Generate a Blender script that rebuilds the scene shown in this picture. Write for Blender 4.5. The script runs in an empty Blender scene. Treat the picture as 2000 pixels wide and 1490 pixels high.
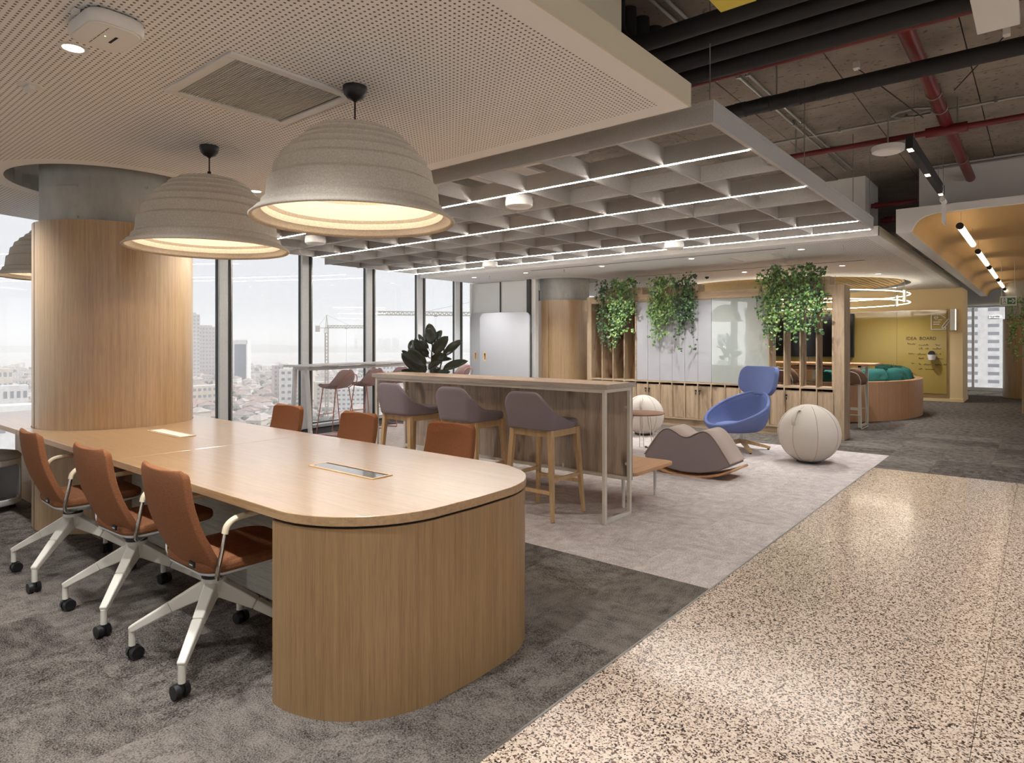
import bpy, bmesh, math, random
from math import sin, cos, pi, radians, sqrt, atan2, hypot
from mathutils import Vector, Matrix
random.seed(7)
S = bpy.context.scene
C = S.collection
HE = 1.39
YAW = radians(39.4833)
# ------------------------------------------------------------------ camera
cam = bpy.data.cameras.new('camera'); co = bpy.data.objects.new('camera', cam); C.objects.link(co)
cam.sensor_width = 36; cam.lens = 1256.3 * 36 / 2000; cam.shift_y = -77.5 / 2000; cam.clip_end = 20000; cam.clip_start = .05
co.location = (0, 0, HE); co.rotation_euler = (pi / 2, 0, YAW - pi / 2); S.camera = co
# ------------------------------------------------------------------ world and exposure
W = bpy.data.worlds.new('sky'); S.world = W; W.use_nodes = True
bg = W.node_tree.nodes['Background']; bg.inputs[0].default_value = (.785, .79, .845, 1); bg.inputs[1].default_value = .66
sun = bpy.data.lights.new('sun', 'SUN'); sun.energy = 1.6; sun.angle = radians(4); sun.color = (1, .97, .92); so = bpy.data.objects.new('sun', sun); C.objects.link(so)
so.rotation_euler = Vector((-.95, .32, -1.0)).to_track_quat('-Z', 'Y').to_euler()
S.view_settings.view_transform = 'Standard'; S.view_settings.look = 'None'
S.view_settings.exposure = 0.75; S.view_settings.gamma = 1.0; S.view_settings.use_curve_mapping = False
cy = S.cycles
cy.use_denoising = True; cy.use_adaptive_sampling = True; cy.adaptive_threshold = .1; cy.adaptive_min_samples = 16; cy.max_bounces = 6; cy.diffuse_bounces = 4; cy.glossy_bounces = 2; cy.transmission_bounces = 3
cy.transparent_max_bounces = 12; cy.volume_bounces = 2; cy.sample_clamp_indirect = 6; cy.caustics_reflective = False; cy.caustics_refractive = False
WARM = (1, .83, .64); NEUT = (.97, .98, 1)
K_DOWN, K_STRIP, K_PEND, K_TRACK, K_TUBE = 84, 52, 6.2, 38, 1.4
# ------------------------------------------------------------------ helpers
def lin(c):
    return tuple(((v / 255) / 12.92 if v <= 10 else (((v / 255) + .055) / 1.055) ** 2.4) for v in c) + (1,)
class MB:
    def __init__(s): s.v = []; s.f = []
    def quadbox(s, p):
        b = len(s.v); s.v += [tuple(q) for q in p]
        s.f += [tuple(b + i for i in q) for q in ((3, 2, 1, 0), (4, 5, 6, 7), (0, 1, 5, 4), (1, 2, 6, 5), (2, 3, 7, 6), (3, 0, 4, 7))]
        return s
    def box(s, x0, y0, z0, x1, y1, z1):
        return s.quadbox([(x0, y0, z0), (x1, y0, z0), (x1, y1, z0), (x0, y1, z0), (x0, y0, z1), (x1, y0, z1), (x1, y1, z1), (x0, y1, z1)])
    def bar(s, a, b, w0, h0, w1=None, h1=None, up=(0, 0, 1)):
        a = Vector(a); b = Vector(b); w1 = w0 if w1 is None else w1; h1 = h0 if h1 is None else h1
        d = (b - a).normalized(); u = Vector(up)
        if abs(d.dot(u)) > .98: u = Vector((1, 0, 0))
        r = d.cross(u).normalized(); u = r.cross(d).normalized()
        P = []
        for c, w, h in ((a, w0, h0), (b, w1, h1)):
            P += [c - r * w / 2 - u * h / 2, c + r * w / 2 - u * h / 2, c + r * w / 2 + u * h / 2, c - r * w / 2 + u * h / 2]
        return s.quadbox(P)
    def cyl(s, a, b, r0, r1=None, n=20, caps=True):
        a = Vector(a); b = Vector(b); r1 = r0 if r1 is None else r1
        d = (b - a).normalized(); u = Vector((0, 0, 1)) if abs(d.z) < .9 else Vector((1, 0, 0))
        x = d.cross(u).normalized(); y = d.cross(x).normalized(); o = len(s.v)
        for c, r in ((a, r0), (b, r1)):
            for i in range(n):
                t = 2 * pi * i / n; s.v.append(tuple(c + x * r * cos(t) + y * r * sin(t)))
        for i in range(n):
            j = (i + 1) % n; s.f.append((o + i, o + j, o + n + j, o + n + i))
        if caps: s.f.append(tuple(o + i for i in range(n))[::-1]); s.f.append(tuple(o + n + i for i in range(n)))
        return s
    def tube(s, path, r, n=8, closed=False):
        P = [Vector(p) for p in path]; m = len(P); o = len(s.v); last = None
        for i in range(m):
            if closed: d = P[(i + 1) % m] - P[i - 1]
            else: d = P[min(i + 1, m - 1)] - P[max(i - 1, 0)]
            d.normalize()
            if last is None:
                u = Vector((0, 0, 1)) if abs(d.z) < .9 else Vector((1, 0, 0)); x = d.cross(u).normalized()
            else: x = (last - d * last.dot(d)).normalized()
            last = x; y = d.cross(x)
            rr = r[i] if isinstance(r, (list, tuple)) else r
            for k in range(n):
                t = 2 * pi * k / n; s.v.append(tuple(P[i] + x * rr * cos(t) + y * rr * sin(t)))
        for i in range(m if closed else m - 1):
            for k in range(n):
                a = o + i * n + k; b = o + i * n + (k + 1) % n; j = (i + 1) % m
                s.f.append((a, b, o + j * n + (k + 1) % n, o + j * n + k))
        if not closed: s.f.append(tuple(o + k for k in range(n))[::-1]); s.f.append(tuple(o + (m - 1) * n + k for k in range(n)))
        return s
    def lathe(s, prof, n=32, c=(0, 0, 0), mod=None):
        o = len(s.v); m = len(prof)
        for i, (r, z) in enumerate(prof):
            for k in range(n):
                t = 2 * pi * k / n; q = r * (mod(t, i) if mod else 1)
                s.v.append((c[0] + q * cos(t), c[1] + q * sin(t), c[2] + z))
        for i in range(m - 1):
            for k in range(n):
                s.f.append((o + i * n + k, o + i * n + (k + 1) % n, o + (i + 1) * n + (k + 1) % n, o + (i + 1) * n + k))
        if prof[0][0] > 1e-4 and not mod: pass
        return s
    def prism(s, out, z0, z1):
        o = len(s.v); n = len(out)
        s.v += [(x, y, z0) for x, y in out] + [(x, y, z1) for x, y in out]
        s.f.append(tuple(o + i for i in range(n))[::-1]); s.f.append(tuple(o + n + i for i in range(n)))
        for i in range(n): j = (i + 1) % n; s.f.append((o + i, o + j, o + n + j, o + n + i))
        return s
    def extr(s, out, axis, a, b):      # outline (u,v) extruded along an axis: 'x' -> (y,z), 'y' -> (x,z)
        o = len(s.v); n = len(out); f = (lambda u, v, t: (t, u, v)) if axis == 'x' else (lambda u, v, t: (u, t, v))
        s.v += [f(u, v, a) for u, v in out] + [f(u, v, b) for u, v in out]
        s.f.append(tuple(o + i for i in range(n))[::-1]); s.f.append(tuple(o + n + i for i in range(n)))
        for i in range(n): j = (i + 1) % n; s.f.append((o + i, o + j, o + n + j, o + n + i))
        return s
    def grid(s, rows, wrap=False):
        o = len(s.v); n = len(rows[0])
        for r in rows: s.v += [tuple(p) for p in r]
        for i in range(len(rows) - 1):
            for k in range(n if wrap else n - 1):
                j = (k + 1) % n; s.f.append((o + i * n + k, o + i * n + j, o + (i + 1) * n + j, o + (i + 1) * n + k))
        return s
    def sph(s, c, r, n=16, m=10, sq=(1, 1, 1)):
        rows = []
        for i in range(m + 1):
            a = -pi / 2 + pi * i / m
            rows.append([(c[0] + sq[0] * r * cos(a) * cos(2 * pi * k / n), c[1] + sq[1] * r * cos(a) * sin(2 * pi * k / n), c[2] + sq[2] * r * sin(a)) for k in range(n)])
        return s.grid(rows, True)
    def mesh(s, name):
        me = bpy.data.meshes.new(name); me.from_pydata(s.v, [], s.f); me.update(); return me
    def build(s, name, m, parent=None, smooth=None, bevel=None, solid=None, sub=None, fix=True, seg=2, offset=0):
        me = s.mesh(name)
        if fix:
            b = bmesh.new(); b.from_mesh(me); bmesh.ops.remove_doubles(b, verts=b.verts, dist=1e-5)
            bmesh.ops.recalc_face_normals(b, faces=b.faces); b.to_mesh(me); b.free()
        return link(name, me, m, parent, smooth, bevel, solid, sub, seg, offset)
def link(name, me, m, parent=None, smooth=None, bevel=None, solid=None, sub=None, seg=2, offset=0):
    o = bpy.data.objects.new(name, me); C.objects.link(o)
    if m and not me.materials: me.materials.append(m)
    if smooth:
        me.shade_smooth(); me.set_sharp_from_angle(angle=radians(smooth))
    if solid: q = o.modifiers.new('solid', 'SOLIDIFY'); q.thickness = solid; q.offset = offset
    if bevel: q = o.modifiers.new('bevel', 'BEVEL'); q.width = bevel; q.segments = seg; q.limit_method = 'ANGLE'; q.angle_limit = radians(40)
    if sub: q = o.modifiers.new('sub', 'SUBSURF'); q.levels = sub; q.render_levels = sub
    if parent: o.parent = parent
    return o
def empty(name, loc=(0, 0, 0), rz=0):
    o = bpy.data.objects.new(name, None); C.objects.link(o); o.location = loc; o.rotation_euler = (0, 0, rz); o.empty_display_size = .1; return o
def tag(o, label, cat, group=None, kind=None):
    o['label'] = label; o['category'] = cat
    if group: o['group'] = group
    if kind: o['kind'] = kind
    return o
def struct(o, label=None, cat=None):
    o['kind'] = 'structure'
    if label: o['label'] = label
    if cat: o['category'] = cat
    return o
def dup(o, parent=None, loc=None, rz=None):
    c = o.copy(); C.objects.link(c); c.parent = parent
    if loc is not None: c.location = loc
    if rz is not None: c.rotation_euler = (0, 0, rz)
    for ch in list(o.children): dup(ch, c)
    return c
def lamp(name, kind, loc, energy, color=NEUT, parent=None, rot=(0, 0, 0), **k):
    l = bpy.data.lights.new(name, kind); l.energy = energy; l.color = color
    for a, b in k.items(): setattr(l, a, b)
    o = bpy.data.objects.new(name, l); C.objects.link(o); o.location = loc; o.rotation_euler = rot
    if parent: o.parent = parent
    return o
def rrect(x0, y0, x1, y1, r, n=6):
    P = []
    for cx, cy_, a in ((x1 - r, y0 + r, -pi / 2), (x1 - r, y1 - r, 0), (x0 + r, y1 - r, pi / 2), (x0 + r, y0 + r, pi)):
        for i in range(n + 1): t = a + pi / 2 * i / n; P.append((cx + r * cos(t), cy_ + r * sin(t)))
    return P
def plate(out, holes, z0, z1):
    b = bmesh.new(); me = bpy.data.meshes.new('plate')
    for z in (z0, z1):
        ed = []
        for loop in [out] + holes:
            vs = [b.verts.new((x, y, z)) for x, y in loop]
            ed += [b.edges.new((vs[i], vs[(i + 1) % len(vs)])) for i in range(len(vs))]
        bmesh.ops.triangle_fill(b, edges=ed, use_beauty=True, use_dissolve=False, normal=(0, 0, 1 if z == z1 else -1))
    for loop in [out] + holes:
        n = len(loop)
        for i in range(n):
            p, q = loop[i], loop[(i + 1) % n]
            b.faces.new([b.verts.new(v) for v in ((p[0], p[1], z0), (q[0], q[1], z0), (q[0], q[1], z1), (p[0], p[1], z1))])
    bmesh.ops.remove_doubles(b, verts=b.verts, dist=1e-5); bmesh.ops.recalc_face_normals(b, faces=b.faces)
    b.to_mesh(me); b.free(); return me
def ring(cx, cy_, r, n=48): return [(cx + r * cos(2 * pi * i / n), cy_ + r * sin(2 * pi * i / n)) for i in range(n)]
def bez(p, n=12):
    out = []; P = [Vector(q) for q in p]; m = len(P)
    for i in range(m - 1):
        a = P[max(i - 1, 0)]; b = P[i]; c = P[i + 1]; d = P[min(i + 2, m - 1)]
        for k in range(n):
            t = k / n; out.append(.5 * ((2 * b) + (c - a) * t + (2 * a - 5 * b + 4 * c - d) * t * t + (3 * b - a - 3 * c + d) * t ** 3))
    return out + [P[-1]]
# ------------------------------------------------------------------ materials
def newmat(name):
    m = bpy.data.materials.new(name); m.use_nodes = True; t = m.node_tree; return m, t, t.nodes['Principled BSDF']
def nd(t, kind, **k):
    n = t.nodes.new(kind)
    for a, b in k.items():
        if a.startswith('i_'): n.inputs[int(a[2:])].default_value = b
        else: setattr(n, a, b)
    return n
def ramp(t, stops, interp='LINEAR'):
    r = t.nodes.new('ShaderNodeValToRGB'); r.color_ramp.interpolation = interp; e = r.color_ramp.elements
    while len(e) < len(stops): e.new(.5)
    for i, (p, c) in enumerate(stops): e[i].position = p; e[i].color = c
    return r
def coords(t, scale=(1, 1, 1), src='Object', rnd=False):
    tc = nd(t, 'ShaderNodeTexCoord'); mp = nd(t, 'ShaderNodeMapping'); mp.inputs['Scale'].default_value = scale
    if rnd:
        oi = nd(t, 'ShaderNodeObjectInfo'); mu = nd(t, 'ShaderNodeMath', operation='MULTIPLY'); mu.inputs[1].default_value = 57.3
        t.links.new(oi.outputs['Random'], mu.inputs[0]); ad = nd(t, 'ShaderNodeVectorMath', operation='ADD')
        t.links.new(tc.outputs[src], ad.inputs[0]); t.links.new(mu.outputs[0], ad.inputs[1]); t.links.new(ad.outputs[0], mp.inputs[0])
    else: t.links.new(tc.outputs[src], mp.inputs[0])
    return mp.outputs[0]
def shade(c, k): return tuple(min(1, v * k) for v in c[:3]) + (1,)
def plain(name, c, rough=.5, metal=0, var=0, vs=6, bump=0, bs=200, coat=0, emis=None, es=0, sheen=0, spec=None, rnd=False):
    m, t, b = newmat(name); c = lin(c); b.inputs['Base Color'].default_value = c; b.inputs['Roughness'].default_value = rough; b.inputs['Metallic'].default_value = metal
    if coat: b.inputs['Coat Weight'].default_value = coat; b.inputs['Coat Roughness'].default_value = .08 if coat < 1 else .0; b.inputs['Coat IOR'].default_value = 1.5 if coat < 1 else 2.6
    if sheen: b.inputs['Sheen Weight'].default_value = sheen
    if spec is not None: b.inputs['Specular IOR Level'].default_value = spec
    if emis: b.inputs['Emission Color'].default_value = tuple(emis) + (1,); b.inputs['Emission Strength'].default_value = es
    if var:
        n = nd(t, 'ShaderNodeTexNoise'); n.inputs['Scale'].default_value = vs; n.inputs['Detail'].default_value = 5; t.links.new(coords(t, rnd=rnd), n.inputs['Vector'])
        r = ramp(t, [(.3, shade(c, 1 - var)), (.7, shade(c, 1 + var))]); t.links.new(n.outputs[0], r.inputs[0]); t.links.new(r.outputs[0], b.inputs['Base Color'])
    if bump:
        n = nd(t, 'ShaderNodeTexNoise'); n.inputs['Scale'].default_value = bs; n.inputs['Detail'].default_value = 3; t.links.new(coords(t), n.inputs['Vector'])
        q = nd(t, 'ShaderNodeBump'); q.inputs['Strength'].default_value = bump; q.inputs['Distance'].default_value = .002
        t.links.new(n.outputs[0], q.inputs['Height']); t.links.new(q.outputs[0], b.inputs['Normal'])
    return m
def felt(name, c, amt=.16, sc=120, rough=.95, stretch=(1, 1, 1), bump=.25):
    m, t, b = newmat(name); c = lin(c); b.inputs['Roughness'].default_value = rough; b.inputs['Specular IOR Level'].default_value = .15
    v = coords(t, stretch)
    n = nd(t, 'ShaderNodeTexNoise'); n.inputs['Scale'].default_value = sc; n.inputs['Detail'].default_value = 1.5; n.inputs['Roughness'].default_value = .7; t.links.new(v, n.inputs['Vector'])
    r = ramp(t, [(.3, shade(c, 1 - amt)), (.7, shade(c, 1 + amt))]); t.links.new(n.outputs[0], r.inputs[0]); t.links.new(r.outputs[0], b.inputs['Base Color'])
    q = nd(t, 'ShaderNodeBump'); q.inputs['Strength'].default_value = bump; q.inputs['Distance'].default_value = .002
    t.links.new(n.outputs[0], q.inputs['Height']); t.links.new(q.outputs[0], b.inputs['Normal']); return m
def wood(name, c1, c2, axis='Z', sc=22, rough=.42, knots=0, coat=0, fine=1.0, stretch=.035, rnd=False, spec=.5):
    m, t, b = newmat(name); c1 = lin(c1); c2 = lin(c2); b.inputs['Roughness'].default_value = rough; b.inputs['Specular IOR Level'].default_value = spec
    if coat: b.inputs['Coat Weight'].default_value = coat; b.inputs['Coat Roughness'].default_value = .2; b.inputs['Coat IOR'].default_value = 2.1
    s = {'X': (stretch, 1, 1), 'Y': (1, stretch, 1), 'Z': (1, 1, stretch)}[axis]
    v = coords(t, s, rnd=rnd)
    n = nd(t, 'ShaderNodeTexNoise'); n.inputs['Scale'].default_value = sc; n.inputs['Detail'].default_value = 3; n.inputs['Roughness'].default_value = .65
    t.links.new(v, n.inputs['Vector'])
    n2 = nd(t, 'ShaderNodeTexNoise'); n2.inputs['Scale'].default_value = sc * 9; n2.inputs['Detail'].default_value = 1; t.links.new(v, n2.inputs['Vector'])
    mx = nd(t, 'ShaderNodeMix', data_type='FLOAT'); mx.inputs[0].default_value = .45 * fine; t.links.new(n.outputs[0], mx.inputs[2]); t.links.new(n2.outputs[0], mx.inputs[3])
    r = ramp(t, [(.34, c2), (.5, tuple((a * .6 + d * .4) for a, d in zip(c1, c2))), (.64, c1)]); t.links.new(mx.outputs[0], r.inputs[0]); out = r.outputs[0]
    if knots:
        k = nd(t, 'ShaderNodeTexNoise'); k.inputs['Scale'].default_value = 5; k.inputs['Detail'].default_value = 1.5; k.inputs['Distortion'].default_value = .8
        s2 = {'X': (.4, 1, 1), 'Y': (1, .4, 1), 'Z': (1, 1, .4)}[axis]; t.links.new(coords(t, s2, rnd=rnd), k.inputs['Vector'])
        kr = ramp(t, [(.60, (0, 0, 0, 1)), (.74, (1, 1, 1, 1))]); t.links.new(k.outputs[0], kr.inputs[0])
        mm = nd(t, 'ShaderNodeMix', data_type='RGBA'); mu = nd(t, 'ShaderNodeMath', operation='MULTIPLY'); mu.inputs[1].default_value = knots
        t.links.new(kr.outputs[0], mu.inputs[0]); t.links.new(mu.outputs[0], mm.inputs[0]); t.links.new(out, mm.inputs[6]); mm.inputs[7].default_value = shade(c2, .45); out = mm.outputs[2]
    t.links.new(out, b.inputs['Base Color'])
    q = nd(t, 'ShaderNodeBump'); q.inputs['Strength'].default_value = .12; q.inputs['Distance'].default_value = .001; t.links.new(mx.outputs[0], q.inputs['Height']); t.links.new(q.outputs[0], b.inputs['Normal'])
    return m
def mth(t, op, a, b=None):
    n = nd(t, 'ShaderNodeMath', operation=op)
    for i, x in enumerate((a, b)):
        if x is None: continue
        if isinstance(x, (int, float)): n.inputs[i].default_value = x
        else: t.links.new(x, n.inputs[i])
    return n.outputs[0]
def perforated(name, c, hole, pitch, rad, conds, circles):
    m, t, b = newmat(name); b.inputs['Roughness'].default_value = .85; b.inputs['Specular IOR Level'].default_value = .2
    tc = nd(t, 'ShaderNodeTexCoord'); sp = nd(t, 'ShaderNodeSeparateXYZ'); t.links.new(tc.outputs['Object'], sp.inputs[0])
    d = []
    for ax in (0, 1):
        f = mth(t, 'SUBTRACT', mth(t, 'FRACT', mth(t, 'DIVIDE', mth(t, 'ADD', sp.outputs[ax], 100), pitch)), .5); d.append(mth(t, 'MULTIPLY', f, f))
    mask = mth(t, 'LESS_THAN', mth(t, 'SQRT', mth(t, 'ADD', d[0], d[1])), rad / pitch)
    for ax, op, val in conds: mask = mth(t, 'MULTIPLY', mask, mth(t, op, sp.outputs[ax], val))
    for cx, cy_, r in circles:
        dx = mth(t, 'SUBTRACT', sp.outputs[0], cx); dy = mth(t, 'SUBTRACT', sp.outputs[1], cy_)
        mask = mth(t, 'MULTIPLY', mask, mth(t, 'GREATER_THAN', mth(t, 'SQRT', mth(t, 'ADD', mth(t, 'MULTIPLY', dx, dx), mth(t, 'MULTIPLY', dy, dy))), r))
    x = nd(t, 'ShaderNodeMix', data_type='RGBA'); x.inputs[6].default_value = lin(c); x.inputs[7].default_value = lin(hole); t.links.new(mask, x.inputs[0]); t.links.new(x.outputs[2], b.inputs['Base Color'])
    q = nd(t, 'ShaderNodeBump'); q.invert = True; q.inputs['Strength'].default_value = .6; q.inputs['Distance'].default_value = .004; t.links.new(mask, q.inputs['Height']); t.links.new(q.outputs[0], b.inputs['Normal'])
    return m
def carpet(name, c, c2, amt):
    m, t, b = newmat(name); c = lin(c); c2 = lin(c2); b.inputs['Roughness'].default_value = 1; b.inputs['Specular IOR Level'].default_value = .05
    v = coords(t, (1, 1, 1), rnd=True); v2 = coords(t, (1, 1.6, 1), rnd=True)
    a = nd(t, 'ShaderNodeTexNoise'); a.inputs['Scale'].default_value = 9; a.inputs['Detail'].default_value = 4; a.inputs['Roughness'].default_value = .62; t.links.new(v2, a.inputs['Vector'])
    f = nd(t, 'ShaderNodeTexNoise'); f.inputs['Scale'].default_value = 170; f.inputs['Detail'].default_value = 2; t.links.new(v, f.inputs['Vector'])
    mx = nd(t, 'ShaderNodeMix', data_type='FLOAT'); mx.inputs[0].default_value = .62; t.links.new(a.outputs[0], mx.inputs[2]); t.links.new(f.outputs[0], mx.inputs[3])
    oi = nd(t, 'ShaderNodeObjectInfo'); sh = mth(t, 'MULTIPLY', mth(t, 'SUBTRACT', oi.outputs['Random'], .5), amt)
    r = ramp(t, [(.36, c2), (.62, c)]); t.links.new(mth(t, 'ADD', mx.outputs[0], sh), r.inputs[0]); t.links.new(r.outputs[0], b.inputs['Base Color'])
    q = nd(t, 'ShaderNodeBump'); q.inputs['Strength'].default_value = .7; q.inputs['Distance'].default_value = .004; t.links.new(f.outputs[0], q.inputs['Height']); t.links.new(q.outputs[0], b.inputs['Normal'])
    return m
def terrazzo():
    m, t, b = newmat('terrazzo'); b.inputs['Roughness'].default_value = .22
    tc = nd(t, 'ShaderNodeTexCoord'); nz = nd(t, 'ShaderNodeTexNoise'); nz.inputs['Scale'].default_value = 60; t.links.new(tc.outputs['Object'], nz.inputs['Vector'])
    sc_ = nd(t, 'ShaderNodeVectorMath', operation='SCALE'); sc_.inputs[3].default_value = .012; t.links.new(nz.outputs[1], sc_.inputs[0])
    ad = nd(t, 'ShaderNodeVectorMath', operation='ADD'); t.links.new(tc.outputs['Object'], ad.inputs[0]); t.links.new(sc_.outputs[0], ad.inputs[1])
    v = nd(t, 'ShaderNodeTexVoronoi'); v.inputs['Scale'].default_value = 160; t.links.new(ad.outputs[0], v.inputs['Vector'])
    s = nd(t, 'ShaderNodeSeparateColor'); t.links.new(v.outputs['Color'], s.inputs[0])
    r = ramp(t, [(0, lin((52, 40, 36))), (.11, lin((96, 76, 64))), (.24, lin((160, 138, 120))), (.36, lin((220, 199, 178))), (.64, lin((228, 210, 191))), (.86, lin((202, 180, 160)))], 'CONSTANT')
    t.links.new(s.outputs[0], r.inputs[0])
    n = nd(t, 'ShaderNodeTexNoise'); n.inputs['Scale'].default_value = 1.2; t.links.new(tc.outputs['Object'], n.inputs['Vector'])
    rr = ramp(t, [(.3, (.11, .11, .11, 1)), (.7, (.2, .2, .2, 1))]); t.links.new(n.outputs[0], rr.inputs[0]); t.links.new(rr.outputs[0], b.inputs['Roughness'])
    t.links.new(r.outputs[0], b.inputs['Base Color']); return m
def concrete(name, c, amt=.3, streak=(1, 1, 1), sc=3, pits=True, rough=.85, speck=60, pt=.62):
    m, t, b = newmat(name); c = lin(c); b.inputs['Roughness'].default_value = rough
    v = coords(t, streak)
    n = nd(t, 'ShaderNodeTexNoise'); n.inputs['Scale'].default_value = sc; n.inputs['Detail'].default_value = 5; n.inputs['Roughness'].default_value = .68; t.links.new(v, n.inputs['Vector'])
    r = ramp(t, [(.3, shade(c, 1 - amt)), (.5, c), (.72, shade(c, 1 + amt))]); t.links.new(n.outputs[0], r.inputs[0]); out = r.outputs[0]
    if pits:
        p = nd(t, 'ShaderNodeTexNoise'); p.inputs['Scale'].default_value = speck; p.inputs['Detail'].default_value = 2; t.links.new(v, p.inputs['Vector'])
        pr = ramp(t, [(pt, (0, 0, 0, 1)), (pt + .06, (1, 1, 1, 1))]); t.links.new(p.outputs[0], pr.inputs[0])
        mm = nd(t, 'ShaderNodeMix', data_type='RGBA'); t.links.new(mth(t, 'MULTIPLY', pr.outputs[0], .7), mm.inputs[0]); t.links.new(out, mm.inputs[6]); mm.inputs[7].default_value = shade(c, .3); out = mm.outputs[2]
    t.links.new(out, b.inputs['Base Color'])
    q = nd(t, 'ShaderNodeBump'); q.inputs['Strength'].default_value = .35; q.inputs['Distance'].default_value = .01; t.links.new(n.outputs[0], q.inputs['Height']); t.links.new(q.outputs[0], b.inputs['Normal'])
    return m
def emit(name, c, s):
    m, t, b = newmat(name); b.inputs['Base Color'].default_value = tuple(c) + (1,); b.inputs['Emission Color'].default_value = tuple(c) + (1,); b.inputs['Emission Strength'].default_value = s; return m
def glassmat():
    m, t, b = newmat('window_glass'); t.nodes.remove(b); o = t.nodes['Material Output']
    tr = nd(t, 'ShaderNodeBsdfTransparent'); tr.inputs[0].default_value = (.975, .985, .98, 1); g = nd(t, 'ShaderNodeBsdfGlossy'); g.inputs[0].default_value = (1, 1, 1, 1); g.inputs['Roughness'].default_value = .0
    lw = nd(t, 'ShaderNodeLayerWeight'); lw.inputs[0].default_value = .5; mx = nd(t, 'ShaderNodeMixShader')
    t.links.new(mth(t, 'ADD', mth(t, 'MULTIPLY', mth(t, 'POWER', lw.outputs['Facing'], 4.0), .55), .025), mx.inputs[0]); t.links.new(tr.outputs[0], mx.inputs[1]); t.links.new(g.outputs[0], mx.inputs[2]); t.links.new(mx.outputs[0], o.inputs[0]); return m
COLX, COLY = 1.98, 5.77
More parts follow.
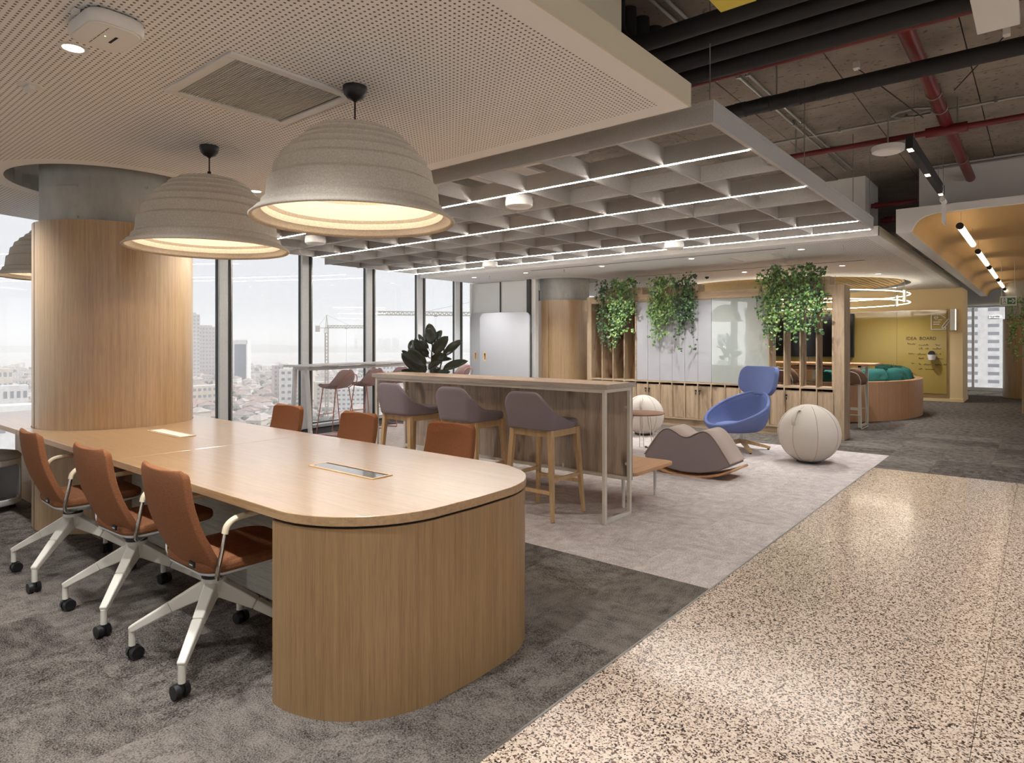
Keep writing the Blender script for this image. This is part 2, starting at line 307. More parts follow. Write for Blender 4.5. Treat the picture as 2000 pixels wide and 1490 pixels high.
M = dict(
    perf1=perforated('perforated_plaster', (245, 243, 240), (122, 108, 96), .025, .0054, [(0, 'LESS_THAN', 3.09), (1, 'GREATER_THAN', 1.555)], [(COLX, COLY, .84)]),
    perf2=perforated('perforated_plaster_fine', (240, 238, 235), (120, 112, 106), .033, .0072, [(0, 'GREATER_THAN', 8.66), (1, 'GREATER_THAN', 1.62)], [(10.85, 7.55, .95), (15.3, 4.5, 2.6)]),
    white=plain('white_paint', (238, 236, 232), .7), cream=plain('cream_fascia', (222, 212, 190), .7),
    dark=plain('dark_void', (34, 31, 29), .9), slab=concrete('raw_concrete_slab', (136, 126, 115), .36, (1, .75, 1), 1.6, True, .9, 30),
    column=concrete('column_concrete', (176, 176, 170), .3, (1, 1, .5), 2.6, True, .6, 30, .70),
    oakZ=wood('oak_veneer_upright', (168, 134, 92), (136, 105, 70), 'Z', 55, .40, 0, 0, 1.0, .02),
    oakY=wood('oak_veneer_tabletop', (186, 150, 108), (160, 126, 88), 'Y', 60, .32, 0, .9, .9, .03, False, .6),
    oakE=wood('oak_lipping', (190, 156, 114), (158, 124, 88), 'Y', 60, .4, 0, 0, .9, .03),
    clad=wood('oak_veneer_cladding', (188, 157, 117), (156, 125, 90), 'Z', 50, .36, 0, .3, 1.0, .018),
    panelX=wood('ash_grey_veneer', (190, 184, 166), (150, 144, 128), 'Y', 60, .5, 0, 0, 1.0, .03),
    rustic=wood('rustic_oak', (184, 161, 132), (144, 120, 94), 'Z', 18, .55, .9, 0, .6, .07, True),
    rusticY=wood('rustic_oak_rail', (188, 164, 134), (150, 125, 97), 'Y', 18, .55, .6, 0, .6, .07, True),
    rusticd=wood('dark_rustic_oak', (156, 120, 88), (112, 82, 60), 'Z', 16, .55, .8, 0, .6, .07, True),
    barpan=wood('weathered_oak_panel', (208, 191, 172), (160, 142, 125), 'Z', 16, .5, .9, 0, .6, .06),
    bartop=wood('oak_counter', (208, 174, 140), (180, 146, 112), 'Y', 30, .4, .3, 0, .8, .05),
    baredge=wood('grey_oak_edge', (194, 182, 168), (156, 143, 130), 'Y', 60, .5, 0, 0, 1, .04),
    ash=wood('pale_ash', (216, 184, 138), (188, 152, 108), 'Z', 40, .45, 0, 0, .8, .04),
    benchw=wood('honey_oak', (202, 152, 106), (172, 122, 80), 'Z', 50, .38, 0, 0, 1, .02),
    benchX=wood('honey_oak_flat', (204, 156, 112), (178, 130, 90), 'X', 40, .45, 0, 0, 1, .04),
    baffle=felt('grey_felt', (190, 188, 186), .12, 150), feltl=felt('light_grey_felt', (170, 169, 171), .07, 260), shadef=felt('moulded_felt', (204, 196, 183), .13, 130),
    orange=felt('rust_fabric', (140, 92, 62), .30, 160, .9, (1, 1, 5), .5), lilac=felt('mauve_grey_fabric', (142, 130, 134), .10, 300), lilacd=felt('mauve_grey_side', (144, 132, 133), .08, 300),
    tan=plain('tan_leatherette', (180, 162, 150), .55, bump=.1), pink=felt('dusty_pink_fabric', (158, 136, 134), .08, 300), copper=plain('copper_paint', (196, 128, 112), .4, .2),
    brown=felt('brown_fabric', (142, 112, 94), .08, 300), blue=felt('blue_fabric', (106, 119, 164), .10, 260), ball=felt('oatmeal_fabric', (202, 193, 182), .06, 240), seam=plain('seam_tan', (172, 146, 118), .8),
    metal=plain('cream_metal', (222, 216, 202), .42), wmetal=plain('white_metal', (226, 226, 224), .4), alu=plain('aluminium', (236, 239, 239), .45, .0, .04, 30), aludark=plain('dark_gasket', (72, 72, 72), .5, .3),
    chrome=plain('chrome', (200, 190, 180), .12, 1), black=plain('black_plastic', (26, 26, 27), .42), rubber=plain('matt_black_rubber', (34, 34, 35), .7, var=.2), armpad=plain('cream_armrest', (228, 212, 180), .5),
    plast=plain('white_plastic', (228, 226, 222), .45), grille=plain('grey_grille', (206, 203, 196), .5),
    yellow=plain('ochre_paint', (232, 206, 156), .75), ochre=plain('ochre_vault', (212, 172, 112), .75), olive=plain('olive_glass', (176, 152, 84), .06, coat=.5), gboard=plain('pale_glass_board', (170, 176, 170), .01, coat=1),
    tv=plain('black_screen', (18, 18, 22), .12), ink=plain('black_marker', (40, 34, 22), .6), red=plain('red_paint', (104, 22, 26), .35, var=.1, vs=20), galv=plain('galvanised_steel', (168, 166, 160), .35, .8),
    teal=felt('teal_fabric', (54, 108, 100), .14, 40), gold=plain('gold_mesh', (206, 172, 112), .5, .3, .1, 30), soil=plain('soil', (60, 46, 36), .95), pot=plain('white_planter', (222, 220, 214), .5),
    stem=plain('brown_stem', (84, 78, 48), .7), rubberleaf=plain('rubber_plant_leaf', (44, 52, 40), .22, coat=.3, var=.15, vs=12), green=plain('exit_green', (60, 110, 58), .5), yell=plain('bright_yellow_panel', (226, 206, 78), .6),
    strip=emit('led_strip', (1, .93, .84), K_STRIP), disc=emit('downlight_lens', (1, .90, .74), 12), tubel=emit('lamp_tube', (1, .84, .62), K_TUBE), ringl=emit('ring_light', (1, .88, .70), 11), glow=emit('lamp_edge_glow', (1, .92, .8), 1.0), chip=emit('spot_module', (1, .76, .45), 6), led=emit('green_led', (.35, 1, .3), 3),
    glass=glassmat(), terr=terrazzo(), carpd=carpet('dark_carpet', (138, 130, 122), (50, 45, 41), .10), carpl=carpet('light_carpet', (222, 212, 207), (164, 154, 149), .05),
)
# ================================================================== SETTING
def fy(x): return 9.5 - .0187 * (10.7 - x) ** 2 if x < 10.7 else 9.5
flr = struct(MB().box(-8, -5, -.3, 24, 9.8, -.009).build('floor', M['dark']), 'office floor of carpet tiles and terrazzo')
tm_d = MB().box(-.2496, -.2496, -.009, .2496, .2496, 0).mesh('carpet_tile'); tm_d.materials.append(M['carpd'])
tm_l = MB().box(-.2496, -.2496, -.009, .2496, .2496, 0).mesh('carpet_tile_light'); tm_l.materials.append(M['carpl'])
def tiles(x0, nx, y0, ny, me, keep):
    for i in range(nx):
        for j in range(ny):
            x = x0 + .5 * i + .25; y = y0 + .5 * j + .25
            if not keep(x, y): continue
            o = bpy.data.objects.new('carpet_tile', me); C.objects.link(o); o.parent = flr; o.location = (x, y, 0); o.rotation_euler = (0, 0, pi / 2 * ((i + j) % 2))
tiles(0.0, 7, 1.44, 13, tm_d, lambda x, y: y < fy(x) - .3)
tiles(3.5, 11, 1.44, 14, tm_l, lambda x, y: y < fy(x) - .05 and x < 9)
tiles(9.0, 4, 1.44, 2, tm_d, lambda x, y: True)
tiles(8.03, 7, -.56, 4, tm_d, lambda x, y: True)
st = MB()
for a in ((-8, 1.44, 0, 9.3), (9.0, 2.44, 17.9, 9.7), (11.0, 1.44, 23.5, 2.44), (11.53, -5, 23.5, 1.44), (8.03, -5, 11.53, -.56), (17.9, 2.44, 24, 9.7)): st.box(a[0], a[1], -.009, a[2], a[3], -.001)
st.build('carpet', M['carpd'], flr)['kind'] = 'stuff'
for (x0, x1, y0, y1) in ((-8, 8.03, .187, 1.438), (-8, 8.03, -5, .185)):
    MB().box(x0, y0, -.009, x1 - .004, y1, .001).build('terrazzo_slab', M['terr'], flr)
MB().box(-8, 1.434, -.009, 8.03, 1.444, .003).build('edge_strip', M['galv'], flr)
# --- raw slab above everything, cast in panels
slab = struct(MB().box(-8, -5, 3.50, 24, 9.8, 3.62).build('ceiling', M['slab']), 'raw concrete slab overhead with formwork joints')
ys = [-5, -2, -1.19, -.39, .41, 1.21, 2.01, 2.81, 6, 9.8]; xs = [-8, -2, 2.2, 4.3, 6.1, 8.2, 10.5, 14, 24]
for i in range(len(xs) - 1):
    for j in range(len(ys) - 1):
        z = 3.46 + random.uniform(-.004, .004)
        MB().box(xs[i] + .003, ys[j] + .003, z, xs[i + 1] - .003, ys[j + 1] - .003, 3.5).build('slab_panel', M['slab'], slab, bevel=.004)
# --- perforated ceiling over the big table
edge = [(x, fy(x) - .16) for x in (3.21, 2.6, 1.9, 1.2, .4, -.8, -2, -3.5, -5, -6.9)]
c1 = link('ceiling', plate([(-6.9, 1.435), (3.21, 1.435)] + edge, [ring(COLX, COLY, .72)], 2.63, 2.746), M['perf1'])
struct(c1, 'white perforated plaster ceiling over the long table')
MB().box(-6.9, 1.425, 2.628, 3.214, 1.435, 2.75).build('fascia', M['cream'], c1)  # corridor-side glow on the white fascia is put into this cream
MB().box(3.21, 1.425, 2.628, 3.216, 8.3, 2.75).build('fascia', M['white'], c1)
hb = MB(); R_ = ring(COLX, COLY, .72)
hb.grid([[(x, y, 2.63) for x, y in R_], [(x, y, 2.86) for x, y in R_]], True); hb.build('hole_rim', M['white'], c1, smooth=60)
struct(MB().box(-6.9, 1.6, 2.746, 2.79, 1.72, 3.47).build('wall_upper', M['cream']), 'bulkhead above the perforated ceiling edge')
# --- second ceiling beyond the baffles
c2 = link('ceiling', plate([(8.5, 1.47), (17.95, 1.47), (17.95, 9.45), (8.5, 9.3)], [ring(10.85, 7.55, .74), ring(15.3, 4.5, 2.42, 72)], 2.63, 2.74), M['perf2'])
struct(c2, 'white ceiling beyond the felt grid with round gold opening')
MB().box(8.492, 1.462, 2.628, 8.5, 9.3, 2.742).build('fascia', M['white'], c2)
MB().box(8.492, 1.462, 2.628, 17.95, 1.47, 2.742).build('fascia', M['cream'], c2)  # cream carries the warm light falling on this white edge
for (x, y0, y1) in ((8.86, 2.62, 6.86), (10.92, 2.07, 5.95)): MB().box(x - .012, y0, 2.626, x + .012, y1, 2.6295).build('slot_diffuser', M['aludark'], c2)
gd = MB(); R2 = ring(15.3, 4.5, 2.42, 72); gd.grid([[(x, y, 2.63) for x, y in R2], [(x, y, 2.78) for x, y in R2]], True); gd.build('hole_rim', M['dark'], c2, smooth=60)
gm = MB()      # woven gold lattice above the round opening
gm.lathe([(2.30, 2.665), (2.28, 2.67), (0.001, 2.672)], 64, (15.3, 4.5, 0)); gm.build('gold_panel', M['gold'], c2, smooth=50)
gl = MB(); nst = 40
for i in range(nst):
    d = -2.2 + 4.4 * i / (nst - 1); h = sqrt(max(.02, 2.25 ** 2 - d * d)); s7 = cos(radians(30)); s3 = sin(radians(30))
    for sg in (1, -1):
        p = (15.3 + d * s7 - h * s3, 4.5 + sg * (d * s3 + h * s7) , 2.655); q = (15.3 + d * s7 + h * s3, 4.5 + sg * (d * s3 - h * s7), 2.655)
        gl.bar(p, q, .045, .012)
gl.build('gold_lattice', M['gold'], c2)['kind'] = 'stuff'
# --- white bulkheads up at the slab
struct(MB().box(9.0, 1.70, 2.746, 9.8, 3.1, 3.47).build('wall_shaft', M['white'], bevel=.005), 'white boxed shaft above the far ceiling')
struct(MB().box(9.0, -4, 2.9, 9.15, 1.13, 3.47).build('wall_above_vault', M['white']), 'pale wall above the ochre vault')
# --- ochre vaulted corridor ceiling
prof = [(1.14, 2.632), (1.115, 2.69), (1.09, 2.735), (1.05, 2.775), (1.0, 2.80), (.91, 2.82), (.6, 2.824), (-.1, 2.826)]
prof = prof + [(-.2 - y, z) for y, z in prof[::-1][1:]]
va = struct(empty('ceiling'), 'ochre scalloped corridor vault with pale rim')
MB().extr([(1.29, 2.63), (1.29, 2.905), (-1.49, 2.905), (-1.49, 2.63)] + [(y, z) for y, z in prof[::-1]], 'x', 8.48, 8.54).build('front_fascia', M['white'], va)
for y0, y1 in ((1.14, 1.29), (-1.49, -1.34)): MB().box(8.54, y0, 2.63, 21.7, y1, 2.905).build('side_fascia', M['white'], va)
vg = MB(); rows = []; NX = 84
for i in range(NX + 1):
    x = 8.53 + (21.7 - 8.53) * i / NX; w = abs(sin(pi * (x - 8.53) / 2.63)) ** .6
    rows.append([(x, y, z + (.075 * w * min(1, max(0, (1.14 - abs(y + .1) + .0 - .0)) * 1.6) if abs(y + .1) < 1.2 else 0)) for y, z in prof])
vg.grid(rows); vg.build('vault', M['ochre'], va, smooth=60)
# --- facade
MUL = [-7.2, -5.8, -4.35, -2.9, -1.45, 0, 1.45, 2.9, 4.35, 5.83, 7.27, 8.615, 9.73, 11.1, 12.5, 13.9, 15.3, 16.7, 17.9]
for i in range(len(MUL) - 1):
    x0, x1 = MUL[i], MUL[i + 1]; y0, y1 = fy(x0), fy(x1); a = atan2(y1 - y0, x1 - x0); L = hypot(x1 - x0, y1 - y0)
    w = struct(empty('window_%d' % (i + 1), (x0, y0, 0), a), {6: 'full height window bay left of the oak clad column', 7: 'full height window bay mostly hidden by the oak clad column', 8: 'full height window bay showing the glass slab tower', 9: 'full height window bay showing the whole crane', 10: 'full height window bay behind the pink stools', 11: 'full height window bay behind the rubber plant'}.get(i))
    MB().box(.03, .05, .02, L - .02, .058, 3.3).build('pane', M['glass'], w)
    MB().box(-.085, -.005, 0, .055, .075, 3.4).build('mullion', M['alu'], w, bevel=.004)
    MB().box(-.092, .03, 0, -.0852, .075, 3.4).build('gasket', M['aludark'], w)
    MB().box(.0552, -.012, 0, .085, .1, 3.4).build('gasket', M['aludark'], w)
    MB().box(.0852, -.022, 0, .112, .09, 3.4).build('side_frame', M['galv'], w); MB().box(.1122, -.005, 0, .1188, .09, 3.4).build('gasket', M['aludark'], w)
    MB().box(.119, -.03, 0, L - .106, .09, .05).build('sill', M['alu'], w, bevel=.004)
    MB().box(.119, -.01, 2.9, L - .106, .09, 3.0).build('head_rail', M['alu'], w)
# --- walls
we = struct(MB().box(10.1, 7.72, 0, 10.2, 9.46, 2.63).build('wall_end', M['white']), 'white panelled wall beside the windows')
MB().box(10.084, 8.62, .05, 10.1, 9.40, 2.62).build('wall_panel', M['wmetal'], we, bevel=.003)
MB().box(10.084, 7.90, .05, 10.1, 8.60, 2.62).build('wall_panel', M['wmetal'], we, bevel=.003)
MB().box(10.06, 8.601, .0, 10.1, 8.619, 2.62).build('joint_strip', M['aludark'], we)
MB().box(10.04, 7.82, .0, 10.1, 7.897, 2.63).build('end_trim', M['aludark'], we)
MB().box(10.04, 9.402, .0, 10.1, 9.44, 2.63).build('end_trim', M['alu'], we)
wy = struct(MB().box(17.94, 1.40, 0, 19.17, 9.7, 2.64).build('wall_far', M['yellow']), 'ochre yellow wall behind the round bench')
struct(MB().box(17.925, 1.385, 0, 19.17, 9.7, .08).build('baseboard_far', M['yellow'], bevel=.003), 'low ochre skirting along the yellow wall')
for nm, lab, horiz in (('window_21', 'window wall along the corridor side, right of view', True), ('window_22', 'window wall behind the viewpoint', False)):  # glazing added on two unseen sides for daylight fill
    w = struct(empty(nm, (-8, -5, 0), 0 if horiz else pi / 2), lab); L = 32 if horiz else 8.4
    MB().box(0, -.02, .05, L, -.01, 3.3).build('pane', M['glass'], w); MB().box(0, -.08, 3.3, L, .05, 3.5).build('head_rail', M['alu'], w); MB().box(0, -.1, 0, L, .03, .05).build('sill', M['white'], w)
    for k in range(int(L / 2) + 1): MB().box(2 * k - .06, -.08, .05, 2 * k + .06, .06, 3.3).build('mullion', M['alu'], w)
wf = struct(empty('window_20', (22.6, 0, 0)), 'tall window at the far corridor end')
MB().box(0, -4, .1, .01, 3.5, 2.5).build('pane', M['glass'], wf)
for y in (-1.6, -.4, .66, 1.52, 2.6): MB().box(-.06, y - .03, 0, .06, y + .03, 2.6).build('mullion', M['alu'], wf)
MB().box(-.05, -4, 0, .05, 3.5, .1).build('sill', M['alu'], wf)
MB().box(-.3, -4, 2.36, .1, 3.5, 3.5).build('head_panel', M['wmetal'], wf)
for k in range(7): MB().box(-.9 + .08 * k, -1.5, 2.40, -.86 + .08 * k, 2.0, 2.44).build('slat', M['alu'], wf)
struct(MB().box(19.17, 2.2, 0, 24, 2.3, 3.5).build('wall_corridor', M['white']), 'white wall at the corridor end')
# --- columns
def column(loc, r, zt, label):
    o = struct(empty('column', loc), label)
    MB().cyl((0, 0, 0), (0, 0, 3.5), r - .045, n=64).build('concrete_shaft', M['column'], o, smooth=40)
    m = MB(); out = ring(0, 0, r, 64); inn = ring(0, 0, r - .03, 64)
    m.grid([[(x, y, z) for x, y in q] for q, z in ((inn, 0), (out, 0), (out, zt), (inn, zt))], True)
    m.build('oak_cladding', M['clad'], o, smooth=40)
    MB().box(-r - .0015, -.004, .0, -r + .01, .004, zt).build('cladding_joint', M['aludark'], o)
    return o
column((COLX, COLY, 0), .552, 2.277, 'round concrete column clad in oak rising through the long table')
column((10.85, 7.55, 0), .55, 2.22, 'round oak clad column at the left end of the shelf partition')
column((20.5, .22, 0), .55, 1.96, 'round pale column at the far end of the corridor')
# ================================================================== CEILING THINGS
GX = [3.51 + .63 * i for i in range(8)]; GY = [1.433 + .61 * j for j in range(13)]
bf = tag(empty('baffle_ceiling', (3.51, 1.433, 2.62)), 'grey felt baffle grid with light strips hanging over the pale carpet', 'baffle ceiling')
def gend(x): return fy(x) - .28 - (.25 if x < 4.5 else 0)
def yend(x):
    q = [y for y in GY if y < gend(x)]; return q[-1] + .08
for i, x in enumerate(GX):
    e = yend(x); t = .028 if i in (0, 7) else .02
    MB().box(x - 3.51 - t / 2, (-.014 if i == 0 else .0145), 0, x - 3.51 + t / 2, e - 1.433, .125).build('frame_board' if i in (0, 7) else 'baffle', M['baffle'], bf, bevel=.0015, seg=1)
    if i in (1, 3, 6): MB().box(x - 3.51 - .005, .015, -.005, x - 3.51 + .005, e - 1.45, 0.0005).build('light_strip', M['strip'], bf)
MB().box(GX[7] - 3.51 - .014, .015, -.005, GX[7] - 3.51 - .006, yend(GX[7]) - 1.45, .0005).build('light_strip', M['strip'], bf)
for j, y in enumerate(GY):
    xa = next((x for x in GX if yend(x) > y), None)
    if xa is None: continue
    t = .028 if j == 0 else .02
    MB().box(xa - 3.51 + .0145, y - 1.433 - t / 2, .0005, 4.41 + (-.0145 if j else .014), y - 1.433 + t / 2, .1245).build('frame_board' if j == 0 else 'cross_baffle', M['baffle'], bf, bevel=.0015, seg=1)
MB().box(-.016, -.0165, .1, 4.426, -.0142, .128).build('frame_cap', M['baffle'], bf); MB().box(-.0165, -.0165, .1, -.0142, 6.6, .128).build('frame_cap', M['baffle'], bf)
for (i, j, n) in ((0, 2, 2), (1, 3, 1), (2, 4, 1), (4, 6, 2)):
    MB().box(.63 * i + .0, .61 * j + .0, .2, .63 * i + .63, .61 * (j + n), .22).build('white_backing_panel', M['white'], bf)
hz = MB()
for x, y in ((.02, .02), (.02, 3), (.02, 6), (1.9, .02), (3.6, .02), (4.39, .02), (2.2, 3), (4.39, 3), (2.2, 6), (4.39, 6)): hz.cyl((x, y, .12), (x, y, .84), .0035, n=6)
hz.build('hanger_wires', M['galv'], bf)
def speaker(x, y, lab):
    o = tag(empty('ceiling_speaker', (x, y, 2.56)), lab, 'speaker', 'round devices hung in the felt grid')
    MB().lathe([(.001, .0), (.10, .0), (.118, .012), (.122, .05), (.115, .09), (.001, .095)], 32).build('body', M['plast'], o, smooth=40)
    MB().lathe([(.001, -.002), (.085, -.002), (.09, .001)], 32).build('front_ring', M['white'], o, smooth=40)
    MB().cyl((0, 0, .09), (0, 0, .9), .006, n=8).build('drop_rod', M['galv'], o)
speaker(4.37, 3.52, 'white round ceiling device in the felt grid just right of the nearer pendant')
speaker(7.56, 3.58, 'white round ceiling device in the felt grid above the first ivy')
speaker(7.6, 6.71, 'white round ceiling device at the far left of the felt grid by the windows')
speaker(4.45, 6.72, 'white round ceiling device partly behind the rim of the nearer pendant')
# pendants
def pendant(x, y, lab):
    o = tag(empty('pendant_lamp', (x, y, 1.98)), lab, 'pendant lamp', 'moulded felt pendant lamps over the long table')
    tiers = [(.12, .443), (.19, .425), (.237, .398), (.272, .362), (.312, .325), (.346, .287), (.374, .237), (.402, .162), (.428, .062)]
    pr = [(.016, .452), (.06, .450)]
    for k, (r, z) in enumerate(tiers):
        p_ = pr[-1]; pr += [(p_[0] + .30 * (r - p_[0]), z + .016), (r - .006, z + .006), (r, z), (r + .001, z - .008)]
    pr += [(.436, .036), (.452, .028), (.468, .014), (.485, .0)]
    MB().lathe(pr, 72, mod=lambda t, i: 1 + (.010 * sin(4 * t + i * .05) + .005 * sin(7 * t + 1)) * min(1, i / 8) * (0.2 if i > len(pr) - 3 else 1)).build('shade', M['shadef'], o, smooth=30, solid=.012, offset=-1)
    MB().cyl((0, 0, .45), (0, 0, .60), .0045, n=8).build('cord', M['black'], o)
    MB().lathe([(.004, .45), (.022, .452), (.02, .462), (.012, .468), (.010, .49), (.004, .492)], 16).build('cord_grip', M['black'], o, smooth=40)
    MB().lathe([(.006, .575), (.012, .582), (.035, .592), (.052, .612), (.058, .635), (.058, .65), (.001, .65)], 24).build('canopy', M['black'], o, smooth=40)
    MB().lathe([(.001, .225), (.04, .235), (.055, .27), (.04, .31), (.02, .33), (.02, .44)], 20).build('bulb', emit('bulb_glow', (1, .83, .62), 4) if 'bulb_glow' not in bpy.data.materials else bpy.data.materials['bulb_glow'], o, smooth=40)
    lamp('pendant_light', 'POINT', (0, 0, .195), K_PEND, WARM, o, shadow_soft_size=.035)
pendant(1.93, 2.58, 'nearest and largest tiered felt pendant lamp above the rounded table end')
pendant(1.93, 4.08, 'middle felt pendant lamp in front of the oak clad column')
pendant(1.93, 6.95, 'felt pendant lamp half hidden behind the oak clad column at the left edge')
# square grille
vt = tag(empty('air_grille', (1.35, 2.66, 2.63)), 'square white framed ventilation grille in the perforated ceiling', 'air grille')
f = MB(); f.box(0, 0, -.014, .65, .045, .001); f.box(0, .625, -.014, .65, .67, .001); f.box(0, .045, -.014, .045, .625, .001); f.box(.605, .045, -.014, .65, .625, .001); f.build('frame', M['plast'], vt, bevel=.004)
MB().box(.045, .045, -.009, .055, .625, .001).build('inner_rim', M['galv'], vt); MB().box(.595, .045, -.009, .605, .625, .001).build('inner_rim', M['galv'], vt)
bl = MB().bar((0, .048, 0), (0, .622, 0), .0042, .007).mesh('blade'); bl.materials.append(M['grille'])
for k in range(43):
    o = bpy.data.objects.new('blade', bl); C.objects.link(o); o.parent = vt; o.location = (.062 + .0125 * k, 0, -.003); o.rotation_euler = (0, radians(8), 0)
MB().box(.05, .05, .0005, .60, .62, .0009).build('backing', M['dark'], vt)
# access point, downlight, sensor
ap = tag(empty('access_point', (.925, 2.80, 2.63), radians(2)), 'white rounded wireless access point on the perforated ceiling', 'access point'); ap.scale = (1.2, 1.12, 1.1)
out = rrect(-.085, -.125, .085, .125, .055, 8)
m = MB(); sc = lambda k: [(x * k, y * k) for x, y in out]
m.grid([[(x, y, z) for x, y in sc(k)] for k, z in ((.88, -.004), (.97, -.012), (1.0, -.028), (.99, -.046), (.94, -.054))], True); m.f.append(tuple(range(len(m.v) - len(out), len(m.v)))[::-1]); m.build('housing', M['plast'], ap, smooth=50)
m = MB(); m.prism(sc(.88), -.0565, -.053); m.build('face_plate', M['white'], ap, bevel=.0015)
m = MB(); m.bar((.02, -.032, -.0568), (.02, .032, -.0568), .008, .001); m.build('logo_bar', M['rubber'], ap)
m = MB()
for k in range(34):
    if k % 7 != 6: m.box(-.0235, -.085 + .005 * k, -.0573, -.0215, -.0825 + .005 * k, -.056)
m.build('slot_row', M['rubber'], ap)
m = MB(); m.cyl((-.008, -.012, -.0572), (-.008, -.012, -.056), .0022, n=10); m.build('status_light', M['led'], ap)
MB().box(-.1, -.03, -.014, -.083, .0, -.002).build('clip', M['plast'], ap)
def downlight(x, y, lab, grp, e=K_DOWN, z=2.63):
    o = tag(empty('downlight', (x, y, z)), lab, 'downlight', grp)
    MB().lathe([(.038, -.001), (.044, -.004), (.056, -.003), (.058, .0005)], 24).build('bezel', M['plast'], o, smooth=40)
    MB().lathe([(.001, -.0015), (.039, -.0015)], 24).build('lens', M['disc'], o)
    lamp('downlight_beam', 'SPOT', (0, 0, -.02), e, NEUT, o, spot_size=radians(125), spot_blend=.9, shadow_soft_size=.05)
g1 = 'recessed downlights in the near perforated ceiling'
downlight(.918, 3.157, 'round recessed downlight next to the white access point', g1)
downlight(.918, 5.9, 'round recessed downlight further left over the long table', g1); downlight(-.6, 3.157, 'round recessed downlight outside the left edge of view', g1); downlight(.918, 1.9, 'round recessed downlight above and behind the viewpoint', g1)  # three unseen downlights, added to light the room
downlight(2.75, 5.0, 'round recessed downlight between the pendants and the felt grid', g1)  # one more downlight added for its light
se = tag(empty('smoke_sensor', (.918, 3.78, 2.63), radians(5)), 'small white oval sensor on the perforated ceiling left of the access point', 'sensor')
MB().lathe([(.001, -.004), (.05, -.004), (.055, .001)], 24).build('base_plate', M['plast'], se, smooth=40); MB().box(-.016, -.036, -.026, .016, .036, -.003).build('body', M['plast'], se, bevel=.008, seg=3)
g2 = 'downlights in the far white ceiling'
for (x, y, lb) in ((9.09, 8.43, 'over the mobile felt screens'), (9.09, 7.17, 'beside the far oak column'), (9.08, 5.57, 'above the leftmost ivy'), (9.1, 4.03, 'above the middle ivies'), (9.12, 2.49, 'nearest the right end of the partition'), (13.3, 2.3, 'over the front of the round bench'), (16.9, 2.6, 'close to the idea board'), (11.5, 2.51, 'right of the tall ivies behind the partition'), (11.45, 4.08, 'left of the tall ivies behind the partition')):  # bench and idea board downlights are added to brighten the lounge
    downlight(x, y, 'small recessed downlight in the far ceiling ' + lb, g2, K_DOWN * 1.15)
for (x, y, lb) in ((9.05, 6.3, 'near the far column'), (9.1, 1.98, 'at the right corner of the far ceiling'), (11.3, 5.1, 'just above the partition'), (9.05, 8.0, 'over the felt screens')):
    o = tag(empty('sprinkler', (x, y, 2.63)), 'tiny white sprinkler head in the far ceiling ' + lb, 'sprinkler', 'sprinkler heads')
    m = MB(); m.cyl((0, 0, 0), (0, 0, -.03), .008, n=8); m.cyl((0, 0, -.045), (0, 0, -.048), .018, n=10); m.tube([(.012, 0, -.028), (.016, 0, -.038), (.004, 0, -.046)], .002, 6); m.tube([(-.012, 0, -.028), (-.016, 0, -.038), (-.004, 0, -.046)], .002, 6); m.build('head', M['galv'], o)
    MB().lathe([(.001, -.002), (.03, -.002), (.034, .0005)], 16).build('rose', M['plast'], o)
v2 = tag(empty('ceiling_diffuser', (9.25, 2.89, 2.63)), 'flat white square air diffuser in the far ceiling', 'air diffuser')
f = MB(); f.box(0, 0, -.012, .68, .03, 0); f.box(0, .65, -.012, .68, .68, 0); f.box(0, .03, -.012, .03, .65, 0); f.box(.65, .03, -.012, .68, .65, 0); f.build('frame', M['metal'], v2, bevel=.003)
MB().box(.05, .05, -.010, .63, .63, -.002).build('plate', M['plast'], v2)
dc = tag(empty('dome_camera', (11.4, 4.75, 2.63)), 'small white dome camera under the far ceiling', 'camera')
MB().lathe([(.001, -.05), (.035, -.045), (.05, -.02), (.05, -.0)], 20).build('housing', M['plast'], dc, smooth=40); MB().sph((0, 0, -.05), .036, 14, 8).build('dome', M['rubber'], dc, smooth=60)
# ring light
rl = tag(empty('ring_light', (15.0, 4.3, 2.2)), 'double hoop ring light hanging under the gold opening', 'ring light')
for z, r in ((0, 2.25), (.17, 2.25)):
    m = MB(); m.tube([(r * cos(2 * pi * i / 96), r * sin(2 * pi * i / 96), z) for i in range(96)], .008, 6, True); m.build('hoop', M['ringl'], rl, smooth=60)
for k in range(8):
    a = 2 * pi * k / 8 - .95; x, y = 2.25 * cos(a), 2.25 * sin(a)
    MB().cyl((x, y, -.03), (x, y, .21), .035, n=12).build('connector', M['plast'], rl, smooth=40); MB().cyl((x, y, .2), (x, y, .44), .003, n=6).build('wire', M['galv'], rl)
# ---------------- services under the slab
def pipe(name, pts, r, mat, lab, cat, grp=None, n=14):
    o = tag(empty(name, pts[0]), lab, cat, grp); p0 = Vector(pts[0])
    MB().tube([Vector(p) - p0 for p in pts], r, n).build('run', mat, o, smooth=50); return o
gp = 'red sprinkler pipes under the slab'
p = pipe('red_pipe', [(4.29, 2.6, 3.2), (4.29, -4.8, 3.2)], .026, M['red'], 'red sprinkler pipe crossing nearest, in front of the black ducts', 'pipe', gp)
for y in (1.3, -.2): MB().cyl((0, y - 2.6, 0), (0, y - 2.6, .28), .005, n=6).build('hanger_rod', M['galv'], p)
p = pipe('red_pipe', [(6.6, 4.8, 3.2), (6.6, -4.8, 3.2)], .026, M['red'], 'red sprinkler pipe crossing behind, fixed to the thick red main', 'pipe', gp)
for y in (.55, 1.85): MB().cyl((0, y - 4.8, -.0), (0, y - 4.8, .27), .006, n=6).build('hanger_rod', M['galv'], p)
MB().cyl((0, .78 - 4.8, 0), (0, .48 - 4.8, 0), .043, n=16).build('coupling', M['red'], p, smooth=40)
